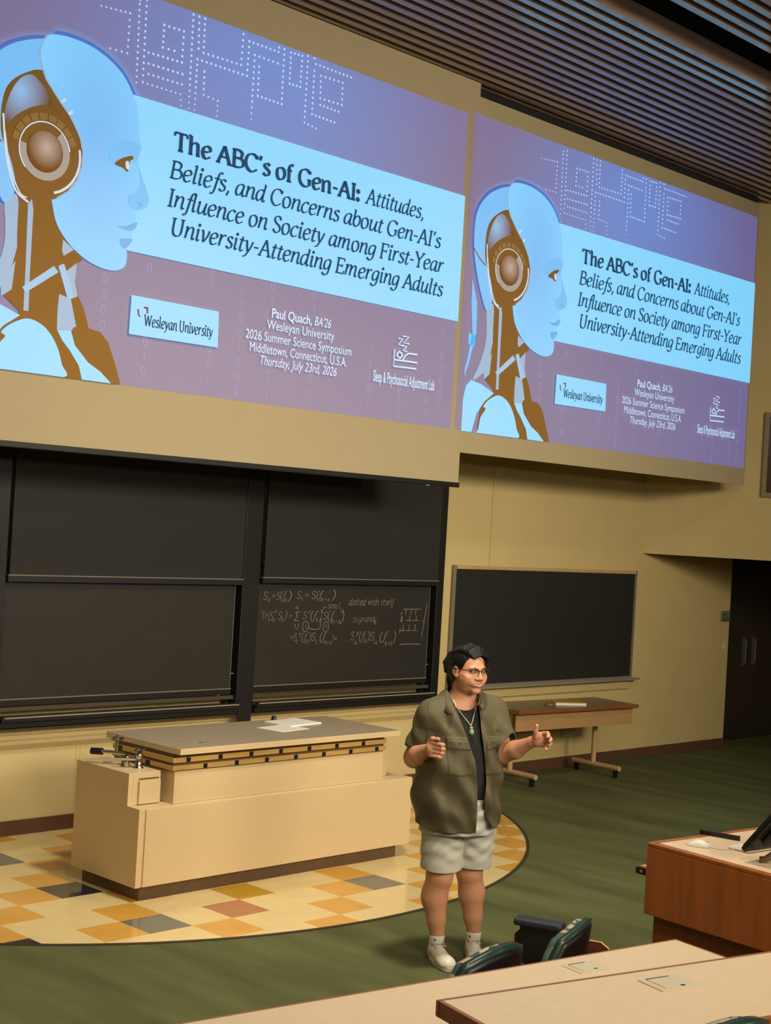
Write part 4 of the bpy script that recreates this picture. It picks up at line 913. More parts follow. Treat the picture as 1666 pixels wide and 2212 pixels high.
# ------------------------------------------------------------------ chalk writing on the lower right sliding board
random.seed(9)
bw, bh = 2.115/2, 0.0
mb = MB()
def chalk(s, x0, x1, z, size, w=1.5, jit=3.0, sh=0.15): letter(mb, s, x0-3.8275, x1-3.8275, z-1.035, size, -0.0012, w, sh, 0.7, jit)
chalk('S', 2.833, 2.885, 1.755, 0.065); chalk('a', 2.88, 2.92, 1.735, 0.04); chalk('=S(f', 2.93, 3.08, 1.755, 0.065); chalk('k', 3.07, 3.10, 1.735, 0.04); chalk(')', 3.11, 3.15, 1.755, 0.07)
chalk('S', 3.212, 3.26, 1.765, 0.065); chalk('b', 3.26, 3.29, 1.745, 0.035); chalk('= S(f', 3.30, 3.50, 1.765, 0.065); chalk('k+x', 3.49, 3.61, 1.740, 0.04); chalk(')', 3.62, 3.665, 1.765, 0.075)
chalk('Tr(S', 2.822, 2.96, 1.585, 0.065); chalk('a', 2.95, 2.98, 1.565, 0.04); chalk('^', 2.97, 3.0, 1.615, 0.05); chalk('S', 3.01, 3.06, 1.585, 0.065); chalk('b', 3.055, 3.08, 1.565, 0.04); chalk(') =', 3.09, 3.17, 1.585, 0.065)
chalk('4', 3.20, 3.24, 1.665, 0.05); chalk('Z', 3.19, 3.27, 1.570, 0.075); chalk('ij', 3.20, 3.26, 1.515, 0.04)
chalk('S', 3.295, 3.345, 1.585, 0.065); chalk('^', 3.35, 3.38, 1.61, 0.05); chalk('(f', 3.38, 3.45, 1.585, 0.065); chalk('k', 3.45, 3.48, 1.565, 0.04); chalk(')', 3.485, 3.515, 1.575, 0.085)
chalk('S(f', 3.53, 3.65, 1.585, 0.065); chalk('k+x', 3.63, 3.75, 1.545, 0.045); chalk(')', 3.745, 3.785, 1.565, 0.09)
for c0 in ((3.335,1.525),(3.575,1.520)):
    P_ = [(c0[0]-3.8275+0.035*math.cos(t*PI/8), c0[1]-1.035+0.045*math.sin(t*PI/8)) for t in range(17)]
    ribbon(mb, P_, 0.0018, 0.4, 0.7, -0.0012, lambda a,b:(a,b))
for c0, s_ in (((3.325,1.51),'i'),((3.565,1.51),'k')): chalk(s_, c0[0], c0[0]+0.025, c0[1], 0.035)
ribbon(mb, catmull2([(3.37-3.8275,0.48),(3.42-3.8275,0.465),(3.50-3.8275,0.47),(3.51-3.8275,0.53),(3.53-3.8275,0.64),(3.57-3.8275,0.655)]), 0.0018, 0.4, 0.7, -0.0012, lambda a,b:(a,b))
chalk('same S', 3.585, 3.74, 1.680, 0.05, 1.6); chalk('ij', 3.735, 3.77, 1.65, 0.035)
chalk('dotted with itself', 3.831, 4.405, 1.710, 0.058, 1.7); chalk('is grand', 3.897, 4.17, 1.560, 0.052, 1.7); chalk('k', 4.165, 4.20, 1.535, 0.045)
chalk('=S', 3.158, 3.24, 1.400, 0.065); chalk('11', 3.232, 3.255, 1.375, 0.035); chalk('^(f', 3.255, 3.35, 1.405, 0.065); chalk('k', 3.345, 3.37, 1.375, 0.04); chalk(')S', 3.38, 3.46, 1.400, 0.065); chalk('11', 3.455, 3.48, 1.37, 0.035); chalk('(f', 3.50, 3.565, 1.400, 0.065); chalk('k+x', 3.56, 3.65, 1.365, 0.04); chalk(')+', 3.655, 3.72, 1.39, 0.06); chalk('...', 3.76, 3.86, 1.385, 0.05, 1.6)
chalk('S', 3.879, 3.925, 1.395, 0.075); chalk('44', 3.92, 3.965, 1.35, 0.045); chalk('^(f', 3.945, 4.05, 1.40, 0.07); chalk('k', 4.05, 4.08, 1.365, 0.045); chalk(')S', 4.09, 4.18, 1.39, 0.075); chalk('44', 4.175, 4.225, 1.35, 0.045); chalk('(f', 4.24, 4.33, 1.39, 0.07); chalk('k+x', 4.32, 4.42, 1.345, 0.045); chalk(')', 4.42, 4.455, 1.38, 0.085)
def cl(*p): ribbon(mb, [(a-3.8275,b-1.035) for a,b in p], 0.0021, 0.4, 0.8, -0.0012, lambda a,b:(a,b))
for x in (4.58,4.65,4.71): cl((x-0.04,1.672),(x+0.04,1.674)); cl((x,1.672),(x-0.008,1.62))
cl((4.74,1.672),(4.775,1.674)); cl((4.50,1.64),(4.515,1.62),(4.53,1.655))
for x in (4.52,4.535): cl((x,1.61),(x-0.006,1.555))
for x in (4.63,4.72): cl((x-0.05,1.57),(x+0.03,1.568)); cl((x,1.61),(x,1.57))
for x in (4.55,4.63,4.71): cl((x,1.53),(x-0.002,1.475)); cl((x-0.03,1.475),(x+0.03,1.477))
cl((4.51,1.50),(4.505,1.455)); cl((4.80,1.565),(4.82,1.563))
cl((4.856,1.728),(4.83,1.57),(4.804,1.411)); cl((4.518,1.350),(4.65,1.352),(4.79,1.347))
child_label(mb.build('chalk_writing', M['chalk'], CB), 'white chalk equations'); CB.children[-1].location = (0, 0, 0)

auditorium_chair('green backed chair just behind the middle audience desk, nearest the person', (-0.965,-4.335,0), 0.134, 0.91, ())
auditorium_chair('green backed chair turned sideways with a black arm pad', (-0.29,-4.18,0), 0.36, 0.85, (1,))
auditorium_chair('patterned chair top at the bottom right corner before the nearest desk', (-1.93,-5.90,0.50), -0.1, 0.775, ())
# ------------------------------------------------------------------ the speaker: every surface grown from a distance field and meshed with surface nets
class Field:
    def __init__(s, lo, hi, h):
        s.lo = np.array(lo, float); s.h = h
        s.n = np.ceil((np.array(hi)-s.lo)/h).astype(int)+1
        s.F = np.full(s.n, 0.2, np.float32)
        s.ax = [s.lo[i]+h*np.arange(s.n[i]) for i in range(3)]
    def sub(s, lo, hi):
        a = np.clip(np.floor((np.array(lo)-s.lo)/s.h).astype(int), 0, s.n); b = np.clip(np.ceil((np.array(hi)-s.lo)/s.h).astype(int)+1, 0, s.n)
        sl = tuple(slice(a[i], b[i]) for i in range(3))
        g = np.meshgrid(*[s.ax[i][sl[i]].astype(np.float32) for i in range(3)], indexing='ij', sparse=True)
        return sl, g
    def mix(s, sl, d, k, mode='add'):
        A = s.F[sl]
        if mode == 'cut': d = -d; A2 = -A
        else: A2 = A
        if k > 0:
            hh = np.clip(0.5+0.5*(d-A2)/k, 0, 1); r = d*(1-hh)+A2*hh - k*hh*(1-hh)
        else: r = np.minimum(A2, d)
        if mode == 'cut':
            # subtract: max(A, -d) with the sign juggling above: -(smin(-A, d'))
            r = -r
        s.F[sl] = r
    def cap(s, a, b, ra, rb=None, k=0.01, mode='add'):
        rb = ra if rb is None else rb; a = np.array(a, float); b = np.array(b, float); m = max(ra, rb)+k+3*s.h
        sl, g = s.sub(np.minimum(a,b)-m, np.maximum(a,b)+m)
        ab = b-a; L = float(ab@ab)+1e-12
        t = np.clip(((g[0]-a[0])*ab[0]+(g[1]-a[1])*ab[1]+(g[2]-a[2])*ab[2])/L, 0, 1)
        d = np.sqrt((g[0]-a[0]-t*ab[0])**2+(g[1]-a[1]-t*ab[1])**2+(g[2]-a[2]-t*ab[2])**2)-(ra+(rb-ra)*t)
        s.cutmix(sl, d, k, mode)
    def cutmix(s, sl, d, k, mode):
        if mode == 'add': s.mix(sl, d, k)
        else:
            A = s.F[sl]; e = -d
            if k > 0:
                hh = np.clip(0.5-0.5*(e-A)/k, 0, 1); s.F[sl] = e*(1-hh)+A*hh + k*hh*(1-hh)
            else: s.F[sl] = np.maximum(A, e)
    def chain(s, pts, rad, k=0.004):
        for i in range(len(pts)-1): s.cap(pts[i], pts[i+1], rad[i], rad[i+1], k)
    def ell(s, c, r, k=0.01, mode='add', rot=None):
        """ellipsoid; rot = 3x3 rows giving its own axes"""
        c = np.array(c, float); r = np.array(r, float); m = r.max()+k+3*s.h
        sl, g = s.sub(c-m, c+m); q = [g[i]-c[i] for i in range(3)]
        if rot is not None:
            q = [rot[i][0]*q[0]+rot[i][1]*q[1]+rot[i][2]*q[2] for i in range(3)]
        k0 = np.sqrt((q[0]/r[0])**2+(q[1]/r[1])**2+(q[2]/r[2])**2); k1 = np.sqrt((q[0]/r[0]**2)**2+(q[1]/r[1]**2)**2+(q[2]/r[2]**2)**2)+1e-9
        s.cutmix(sl, k0*(k0-1)/k1, k, mode)
    def fn(s, f, lo, hi, k=0.0, mode='add'):
        sl, g = s.sub(lo, hi); s.cutmix(sl, f(*g), k, mode)
    def mesh(s, drop=1):
        F = s.F; S = F < 0
        n = np.array(F.shape); c = S[:-1,:-1,:-1].astype(np.int8)
        cnt = np.zeros(n-1, np.int8)
        for i in (0,1):
            for j in (0,1):
                for k in (0,1): cnt += S[i:n[0]-1+i, j:n[1]-1+j, k:n[2]-1+k]
        act = (cnt > 0) & (cnt < 8); idx = np.argwhere(act)
        ids = np.full(n-1, -1, np.int32); ids[act] = np.arange(len(idx))
        P = np.zeros((len(idx),3)); N = np.zeros(len(idx))
        cor = [(i,j,k) for i in (0,1) for j in (0,1) for k in (0,1)]
        val = {q: F[idx[:,0]+q[0], idx[:,1]+q[1], idx[:,2]+q[2]].astype(float) for q in cor}
        for q in cor:
            for a in range(3):
                if q[a] == 0:
                    q2 = list(q); q2[a] = 1; q2 = tuple(q2); va, vb = val[q], val[q2]
                    m = (va < 0) != (vb < 0); t = np.where(m, va/np.where(m, va-vb, 1), 0)
                    p = np.array(q, float)[None]+np.zeros((len(idx),3)); p[:,a] += t
                    P[m] += p[m]; N[m] += 1
        V = (idx+P/N[:,None])*s.h+s.lo
        faces = []
        for a in range(3):
            b, c_ = (a+1)%3, (a+2)%3
            A = np.moveaxis(S, (a,b,c_), (0,1,2)); I = np.moveaxis(ids, (a,b,c_), (0,1,2))
            e = A[:-1,1:-1,1:-1] != A[1:,1:-1,1:-1]; w = np.argwhere(e)
            if not len(w): continue
            x, y, z = w[:,0], w[:,1]+1, w[:,2]+1
            q = np.stack([I[x,y-1,z-1], I[x,y,z-1], I[x,y,z], I[x,y-1,z]], 1)
            flip = ~A[x,y,z]
            q[flip] = q[flip][:,::-1]; faces.append(q)
        return V, np.concatenate(faces)
def obj_from(V, Fc, name, m, parent, attr=None, relax=0):
    if relax:
        E = np.concatenate([Fc[:,[0,1]],Fc[:,[1,2]],Fc[:,[2,3]],Fc[:,[3,0]]])
        for _ in range(relax):
            acc = np.zeros_like(V); n = np.zeros(len(V))
            np.add.at(acc, E[:,0], V[E[:,1]]); np.add.at(acc, E[:,1], V[E[:,0]]); np.add.at(n, E[:,0], 1); np.add.at(n, E[:,1], 1)
            V = 0.5*V+0.5*acc/n[:,None]
    me = bpy.data.meshes.new(name)
    me.vertices.add(len(V)); me.vertices.foreach_set('co', V.astype(np.float32).ravel())
    me.loops.add(Fc.size); me.loops.foreach_set('vertex_index', Fc.astype(np.int32).ravel())
    me.polygons.add(len(Fc)); me.polygons.foreach_set('loop_start', np.arange(0, Fc.size, 4, dtype=np.int32)); me.polygons.foreach_set('loop_total', np.full(len(Fc), 4, np.int32))
    me.polygons.foreach_set('use_smooth', np.ones(len(Fc), bool))
    me.update(); me.validate()
    me.materials.append(m)
    if attr is not None:
        at = me.color_attributes.new('tint', 'FLOAT_COLOR', 'POINT'); at.data.foreach_set('color', attr.astype(np.float32).ravel())
    o = bpy.data.objects.new(name, me); COL.objects.link(o); o.parent = parent; return o

PX = Vector((1.08, -2.62, 0))
person = thing('person', 'person in open olive shirt, pale shorts and glasses, talking with both hands raised', 'person', PX, math.atan2(-0.757, 0.653))
TH = math.radians(30); AL = np.array([math.cos(TH), math.sin(TH)]); AF = np.array([math.sin(TH), -math.cos(TH)])   # the torso's own left and front
ZS = np.array([0.62,0.70,0.80,0.95,1.10,1.22,1.32,1.40,1.45,1.49,1.53])
HA = np.array([0.19,0.205,0.220,0.229,0.230,0.226,0.214,0.190,0.150,0.100,0.060])
HB = np.array([0.150,0.168,0.178,0.188,0.186,0.172,0.156,0.132,0.110,0.085,0.06])
CX = np.array([-0.03,-0.035,-0.045,-0.05,-0.052,-0.055,-0.058,-0.06,-0.058,-0.052,-0.048])
CY = np.array([0.03,0.03,0.02,0.01,0.01,0.015,0.02,0.02,0.02,0.02,0.02])
def torso(grow=0.0, wr=None, ab=(1,1)):
    def f(x, y, z):
        A = np.interp(z, ZS, HA)*ab[0]+grow; B = np.interp(z, ZS, HB)*ab[1]+grow; cx = np.interp(z, ZS, CX); cy = np.interp(z, ZS, CY)
        u = (x-cx)*AL[0]+(y-cy)*AL[1]; v = (x-cx)*AF[0]+(y-cy)*AF[1]
        d = (np.sqrt((u/A)**2+(v/B)**2)-1)*np.minimum(A, B)
        return d if wr is None else d-wr(u, v, z)
    return f
def torso_uv(x, y, z):
    cx = np.interp(z, ZS, CX); cy = np.interp(z, ZS, CY)
    return (x-cx)*AL[0]+(y-cy)*AL[1], (x-cx)*AF[0]+(y-cy)*AF[1]
SHR, ELR, WRR = (-0.215,-0.075,1.385), (-0.303,-0.035,1.140), (-0.226,-0.195,1.210)
SHL, ELL, WRL = (0.115,0.105,1.405), (0.190,0.035,1.185), (0.345,-0.115,1.283)
HC = np.array([-0.024,-0.035,1.655]); HY = math.radians(37); HT = math.radians(-4)
HL = np.array([math.cos(HY), math.sin(HY), 0]); HFh = np.array([math.sin(HY), -math.cos(HY), 0])
HF = HFh*math.cos(HT)+np.array([0,0,1])*math.sin(HT); HU = np.cross(HL, HF)*-1
if HU[2] < 0: HU = -HU
HR = np.array([HL, HF, HU])
HS = np.array([1.075,1.05,0.97])
hp = lambda a, b, c: HC+a*HS[0]*HL+b*HS[1]*HF+c*HS[2]*HU

def make_body():
    B = Field((-0.44,-0.36,-0.01), (0.47,0.32,1.80), 0.003)
    e = lambda c, r, k=0.012, m='add': B.ell(hp(*c), np.array(r)*HS, k, m, HR)
    # trunk, hips, legs
    B.fn(torso(-0.022), (-0.34,-0.24,0.80), (0.26,0.26,1.545))
    for hip, kn, cf, an, rs in (((-0.125,0.0,0.78),(-0.122,-0.015,0.49),(-0.145,0.005,0.36),(-0.113,0.012,0.12),(0.040,-0.09)), ((0.06,0.075,0.78),(0.042,0.095,0.50),(0.062,0.12,0.37),(0.089,0.13,0.14),(0.017,-0.10))):
        B.cap(hip, kn, 0.098, 0.074, 0.02); B.cap(kn, cf, 0.073, 0.071, 0.02); B.cap(cf, (cf[0]*0.45+an[0]*0.55,cf[1]*0.45+an[1]*0.55,0.24), 0.071, 0.053, 0.02); B.cap((cf[0]*0.45+an[0]*0.55,cf[1]*0.45+an[1]*0.55,0.24), an, 0.053, 0.037, 0.02); B.ell((kn[0]+0.012,kn[1]-0.028,kn[2]), (0.045,0.045,0.05), 0.03)
        B.ell((cf[0],cf[1]+0.012,cf[2]+0.01), (0.070,0.076,0.11), 0.02)
        B.cap(an, (an[0],an[1],0.06), 0.035, 0.030, 0.01); B.cap((an[0],an[1]+0.01,0.050), (an[0]+rs[0],an[1]+rs[1],0.040), 0.026, 0.020, 0.01)
    # shoulders, arms
    B.cap((-0.055,0.02,1.47), SHR, 0.062, 0.070, 0.04); B.cap((-0.055,0.03,1.47), SHL, 0.062, 0.070, 0.04)
    B.cap(SHR, ELR, 0.070, 0.057, 0.02); B.cap(SHL, ELL, 0.070, 0.057, 0.02)
    mR = (-0.275,-0.115,1.170); mL = (0.262,-0.030,1.222)
    B.cap(ELR, mR, 0.058, 0.056, 0.015); B.cap(mR, WRR, 0.055, 0.034, 0.015); B.cap(ELL, mL, 0.056, 0.050, 0.015); B.cap(mL, WRL, 0.050, 0.030, 0.015)
    # right hand, closed on the clicker
    B.cap(WRR, (-0.200,-0.250,1.226), 0.031, 0.030, 0.012); B.ell((-0.205,-0.245,1.229), (0.030,0.034,0.046), 0.012)
    for i in range(4):
        z = 1.266-0.0225*i; q = (0.0,0.004,0.002,-0.008)[i]
        B.chain([(-0.208,-0.262,z-0.004),(-0.148+q,-0.302,z-0.006),(-0.138+q,-0.272,z-0.010),(-0.170,-0.255,z-0.010)], [0.0115,0.0115,0.010,0.009], 0.0035)
    B.chain([(-0.218,-0.235,1.252),(-0.200,-0.275,1.287),(-0.166,-0.294,1.289)], [0.015,0.012,0.0095], 0.004)
    # left hand, open with bent fingers and raised thumb
    B.cap(WRL, (0.370,-0.142,1.300), 0.029, 0.028, 0.012); B.ell((0.377,-0.140,1.302), (0.033,0.024,0.044), 0.012)
    for K_, P_, D_, T_ in (((0.398,-0.140,1.336),(0.425,-0.172,1.345),(0.431,-0.198,1.338),(0.424,-0.218,1.330)), ((0.405,-0.135,1.316),(0.437,-0.165,1.320),(0.444,-0.192,1.314),(0.437,-0.214,1.307)),
                           ((0.403,-0.130,1.295),(0.436,-0.158,1.296),(0.444,-0.184,1.290),(0.437,-0.206,1.283)), ((0.393,-0.126,1.274),(0.420,-0.148,1.270),(0.427,-0.170,1.264),(0.421,-0.188,1.257))):
        B.chain([K_, P_, D_, T_], [0.0125,0.0108,0.0098,0.0086], 0.0035)
    B.chain([(0.365,-0.142,1.318),(0.361,-0.172,1.348),(0.364,-0.180,1.382)], [0.018,0.0125,0.0100], 0.005)
    B.ell((0.366,-0.160,1.325), (0.018,0.02,0.024), 0.012)
    # neck and head
    B.cap(hp(0,-0.030,-0.075), (-0.055,0.020,1.44), 0.064, 0.078, 0.02)
    e((0,-0.014,0.030), (0.078,0.098,0.092)); e((0,0.026,-0.030), (0.072,0.066,0.088), 0.02)
    for s in (-1, 1):
        e((s*0.040,0.040,-0.048), (0.040,0.044,0.042), 0.02)          # full cheeks
        e((s*0.046,0.058,-0.036), (0.022,0.020,0.016), 0.015)
    e((0,0.012,-0.078), (0.070,0.066,0.050), 0.02); e((0,0.008,-0.106), (0.056,0.056,0.030), 0.02)
    e((0,0.077,-0.111), (0.030,0.022,0.020), 0.015)
    e((0,0.076,0.016), (0.052,0.018,0.014), 0.015)
    for s in (-1, 1):
        e((s*0.031,0.100,-0.003), (0.019,0.014,0.012), 0.010, 'cut')
        e((s*0.031,0.0735,-0.002), (0.0155,0.0155,0.0135), 0.003)
    B.cap(hp(0,0.088,0.004), hp(0,0.106,-0.030), 0.0085, 0.0115, 0.010)
    e((0,0.106,-0.036), (0.016,0.015,0.012), 0.006)
    for s in (-1, 1): e((s*0.0155,0.098,-0.040), (0.010,0.012,0.009), 0.005)
    # smiling mouth
    e((0,0.086,-0.070), (0.036,0.016,0.022), 0.015)
    for k in range(-3, 4):
        a_ = 0.0085*k; m_ = -0.0745+9.5*a_*a_; h_ = 0.0066*(1-(a_/0.031)**2)
        e((a_,0.1045-13*a_*a_,m_), (0.0062,0.0085,max(0.0020,h_)), 0.002, 'cut')
    for k in range(-3, 3):
        for dz_, rr in ((0.0088,0.0036),(-0.0098,0.0050)):
            p_ = []
            for a_ in (0.0090*k, 0.0090*(k+1)):
                f_ = 1-(a_/0.031)**2; p_.append(hp(a_,0.1015-13*a_*a_,-0.0745+9.5*a_*a_+dz_*f_))
            B.cap(p_[0], p_[1], rr*(1-(0.009*(k+0.5)/0.034)**2), None, 0.003)
    e((0,0.0875,-0.0715), (0.029,0.0105,0.0095), 0.001)
    for s in (-1, 1): e((s*0.040,0.072,-0.060), (0.012,0.016,0.016), 0.012)
    for s in (-1, 1):
        e((s*0.080,-0.012,-0.012), (0.011,0.021,0.032), 0.006); e((s*0.090,-0.008,-0.010), (0.007,0.011,0.020), 0.005, 'cut'); e((s*0.079,0.0,-0.038), (0.010,0.011,0.012), 0.006)
    V, Fc = B.mesh()
    # skin colours of the parts of the face
    col = np.tile(np.array(lin(206,146,112)), (len(V),1))
    q = ((V-HC)@HR.T)/HS; a, b, c = q[:,0], q[:,1], q[:,2]; front = b > 0.05
    def put(mask, rgb): col[mask] = lin(*rgb)
    mz = c-(-0.0745+9.5*a*a); oh = 0.0068*(1-(a/0.031)**2); inm = front & (np.abs(a) < 0.032)
    put(inm & (mz < oh+0.0042*(1-(a/0.034)**2)+0.0012) & (mz > -oh-0.0070*(1-(a/0.034)**2)), (176,104,86))
    put(inm & (np.abs(a) < 0.026) & (mz < oh*0.98) & (mz > -oh*0.70), (208,190,170))
    ex_ = np.abs(a)-0.031
    put(front & ((ex_/0.0165)**2+((c+0.002)/0.0062)**2 < 1), (52,36,30))
    put(front & ((ex_/0.0140)**2+((c+0.0025)/0.0042)**2 < 1), (176,160,146))
    put(front & (((np.abs(a-0.003)-0.031)/0.0056)**2+((c+0.002)/0.0052)**2 < 1), (26,18,16))
    bz = 0.0175+0.0045*np.cos((ex_-0.001)/0.012)
    put(front & (ex_ > -0.020) & (ex_ < 0.021) & (np.abs(c-bz) < 0.0034-0.08*np.abs(ex_)), (36,26,24))
    put((np.abs(a) < 0.014) & (b > 0.092) & (c < -0.0445) & (c > -0.052), (120,66,52))
    return obj_from(V, Fc, 'body', skin, person, col, 1)
skin = bpy.data.materials.new('skin'); skin.use_nodes = True
b_ = skin.node_tree.nodes['Principled BSDF']; at_ = skin.node_tree.nodes.new('ShaderNodeAttribute'); at_.attribute_name = 'tint'
skin.node_tree.links.new(at_.outputs['Color'], b_.inputs['Base Color']); b_.inputs['Roughness'].default_value = 0.48
b_.inputs['Subsurface Weight'].default_value = 0.06; b_.inputs['Subsurface Radius'].default_value = (0.012,0.005,0.003)
make_body()

def make_hair():
    Hh = Field(HC-0.19, HC+0.19, 0.0028)
    e = lambda c, r, k=0.010, m='add': Hh.ell(hp(*c), np.array(r)*HS, k, m, HR)
    e((0,-0.024,0.034), (0.088,0.104,0.098)); e((0,-0.060,-0.030), (0.076,0.068,0.082), 0.02); e((0,-0.066,-0.085), (0.056,0.040,0.045), 0.02)
    # hairline: forehead and cheeks stay free
    e((-0.006,0.080,0.004), (0.074,0.072,0.084), 0.006, 'cut'); e((0,0.05,-0.075), (0.11,0.080,0.070), 0.008, 'cut')
    for s in (-1, 1): e((s*0.088,-0.006,-0.020), (0.030,0.028,0.042), 0.005, 'cut')
    # swept top with separate locks falling to the far side
    rnd = random.Random(3)
    for k in range(15):
        t = k/14; a0 = -0.052+0.10*t; z0 = 0.118-0.030*abs(t-0.45)*1.6
        off = rnd.uniform(-0.006,0.006)
        pts = [hp(a0-0.01,-0.055,z0-0.012), hp(a0,-0.005,z0+0.010+off), hp(a0+0.012,0.045,z0+0.004+off), hp(a0+0.026,0.075-0.010*abs(t-0.4),z0-0.022)]
        Hh.chain(pts, [0.020,0.019,0.016,0.006], 0.006)
    for k in range(5):
        a0 = 0.050+0.008*k; Hh.chain([hp(a0,0.030-0.012*k,0.105-0.006*k), hp(a0+0.022,0.045-0.012*k,0.080-0.004*k), hp(a0+0.032,0.044-0.012*k,0.045+0.002*k)], [0.017,0.015,0.006], 0.005)
    for k in range(6):   # longer hair at the side and nape
        Hh.chain([hp(-0.060,-0.060+0.016*k-0.03,0.07), hp(-0.088+0.002*k,-0.075+0.014*k-0.02,0.02), hp(-0.084+0.004*k,-0.075+0.006*k-0.02,-0.035)], [0.018,0.014,0.006], 0.006)
    for k in range(5):
        Hh.chain([hp(-0.05+0.025*k,-0.095,-0.03), hp(-0.052+0.026*k,-0.098,-0.085), hp(-0.054+0.027*k,-0.092,-0.128)], [0.018,0.014,0.005], 0.006)
    V, Fc = Hh.mesh()
    q = (V-HC)@HR.T
    w = 0.0005*np.sin(q[:,0]*420+6*np.sin(q[:,1]*30))*np.clip((q[:,2]+0.05)*12, 0, 1)
    V = V+w[:,None]*(q/np.linalg.norm(q,axis=1)[:,None])@HR
    obj_from(V, Fc, 'hair', mat('black_hair', lin(15,13,13), 0.5, spec=0.3, noise=0.4, nscale=90, stretch=(1,1,0.3)), person)
make_hair()

def make_glasses():
    dk_ = mat('dark_brown_acetate', lin(48,24,20), 0.25); mt_ = mat('thin_glasses_metal', lin(190,170,140), 0.25, metal=1.0)
    g = None
    mb = MB()
    for s in (-1, 1):
        top = [hp(s*0.031+0.024*math.cos(a), 0.101-0.010*abs(math.cos(a)*0.5+s*0.5)**2*1.2, 0.001+0.017*math.sin(a)) for a in np.linspace(-0.25, PI+0.25, 14)]
        mb.tube(top, 0.0030, 8)
        mb.tube([hp(s*0.055,0.092,0.008), hp(s*0.074,0.078,0.008), hp(s*0.086,0.01,0.006), hp(s*0.089,-0.030,0.001)], 0.0026, 8)
    mb.tube([hp(-0.009,0.102,0.007), hp(0,0.105,0.010), hp(0.009,0.102,0.007)], 0.002, 8)
    g = mb.build('glasses', dk_, person, smooth=True)
    mb = MB()
    for s in (-1, 1):
        low = [hp(s*0.031+0.024*math.cos(a), 0.101-0.010*abs(math.cos(a)*0.5+s*0.5)**2*1.2, 0.001+0.022*math.sin(a)) for a in np.linspace(PI+0.2, 2*PI-0.2, 14)]
        mb.tube(low, 0.0010, 6)
    child_label(mb.build('lower_rim', mt_, g, smooth=True), 'thin metal lower rims')
make_glasses()

# clothes -------------------------------------------------------------------
fold_tee = lambda u, v, z: 0.004*np.sin(26*z+9*u+2*np.sin(14*u))*np.clip(v*8, 0, 1)
T_ = Field((-0.36,-0.26,0.86), (0.28,0.28,1.55), 0.004)
T_.fn(torso(0.002, fold_tee), (-0.36,-0.26,0.86), (0.28,0.28,1.55))
T_.cap((-0.055,0.02,1.46), SHR, 0.074, 0.080, 0.03); T_.cap((-0.055,0.03,1.46), SHL, 0.074, 0.080, 0.03)
T_.fn(lambda x,y,z: z-0.945+0*x+0*y, (-0.36,-0.26,0.86), (0.28,0.28,1.0), 0, 'cut')
T_.ell((-0.030,-0.075,1.515), (0.105,0.105,0.088), 0.006, 'cut'); T_.fn(lambda x,y,z: 1.515-z+0*x+0*y, (-0.36,-0.26,1.4), (0.28,0.28,1.56), 0) if False else None
T_.ell((-0.055,0.02,1.55), (0.088,0.088,0.07), 0.006, 'cut')
V, Fc = T_.mesh(); obj_from(V, Fc, 'black_tshirt', mat('black_jersey', lin(20,19,21), 0.85, bump=0.2, bscale=400), person, None, 1)

def flapL(z): return np.interp(z, [0.74,0.90,1.012,1.163,1.303,1.40,1.476,1.53], [0.066,0.066,0.061,0.040,-0.017,-0.066,-0.100,-0.135])
def flapR(z): return np.interp(z, [0.80,0.86,0.943,1.042,1.193,1.341,1.44,1.50,1.54], [0.150,0.112,0.100,0.107,0.087,0.060,0.045,0.034,0.030])
def shirt_wr(u, v, z):
    w = 0.0100*np.sin(30*u+5*np.sin(6*z)+2.0*np.sin(11*u))*np.clip((1.45-z)*4,0.2,1)
    w = w+0.0055*np.sin(24*z+16*u+3*np.sin(8*z))+0.0050*np.sin(62*u+20*z+3*np.sin(9*z))
    # chest pockets with flaps
    def patch(u0,u1,z0,z1,h,s=250.0):
        m = np.minimum(np.minimum((u-u0)*s,(u1-u)*s), np.minimum((z-z0)*s,(z1-z)*s)); return h*np.clip(m, 0, 1)*(v > 0)
    for u0, u1 in ((-0.165,-0.040),(0.062,0.180)):
        w = w+patch(u0,u1,1.085,1.275,0.0045)+patch(u0-0.003,u1+0.003,1.225,1.29,0.0055)
    w = w+0.004*np.clip((0.035-np.abs(z-0.80))*200,0,1)*0
    return w
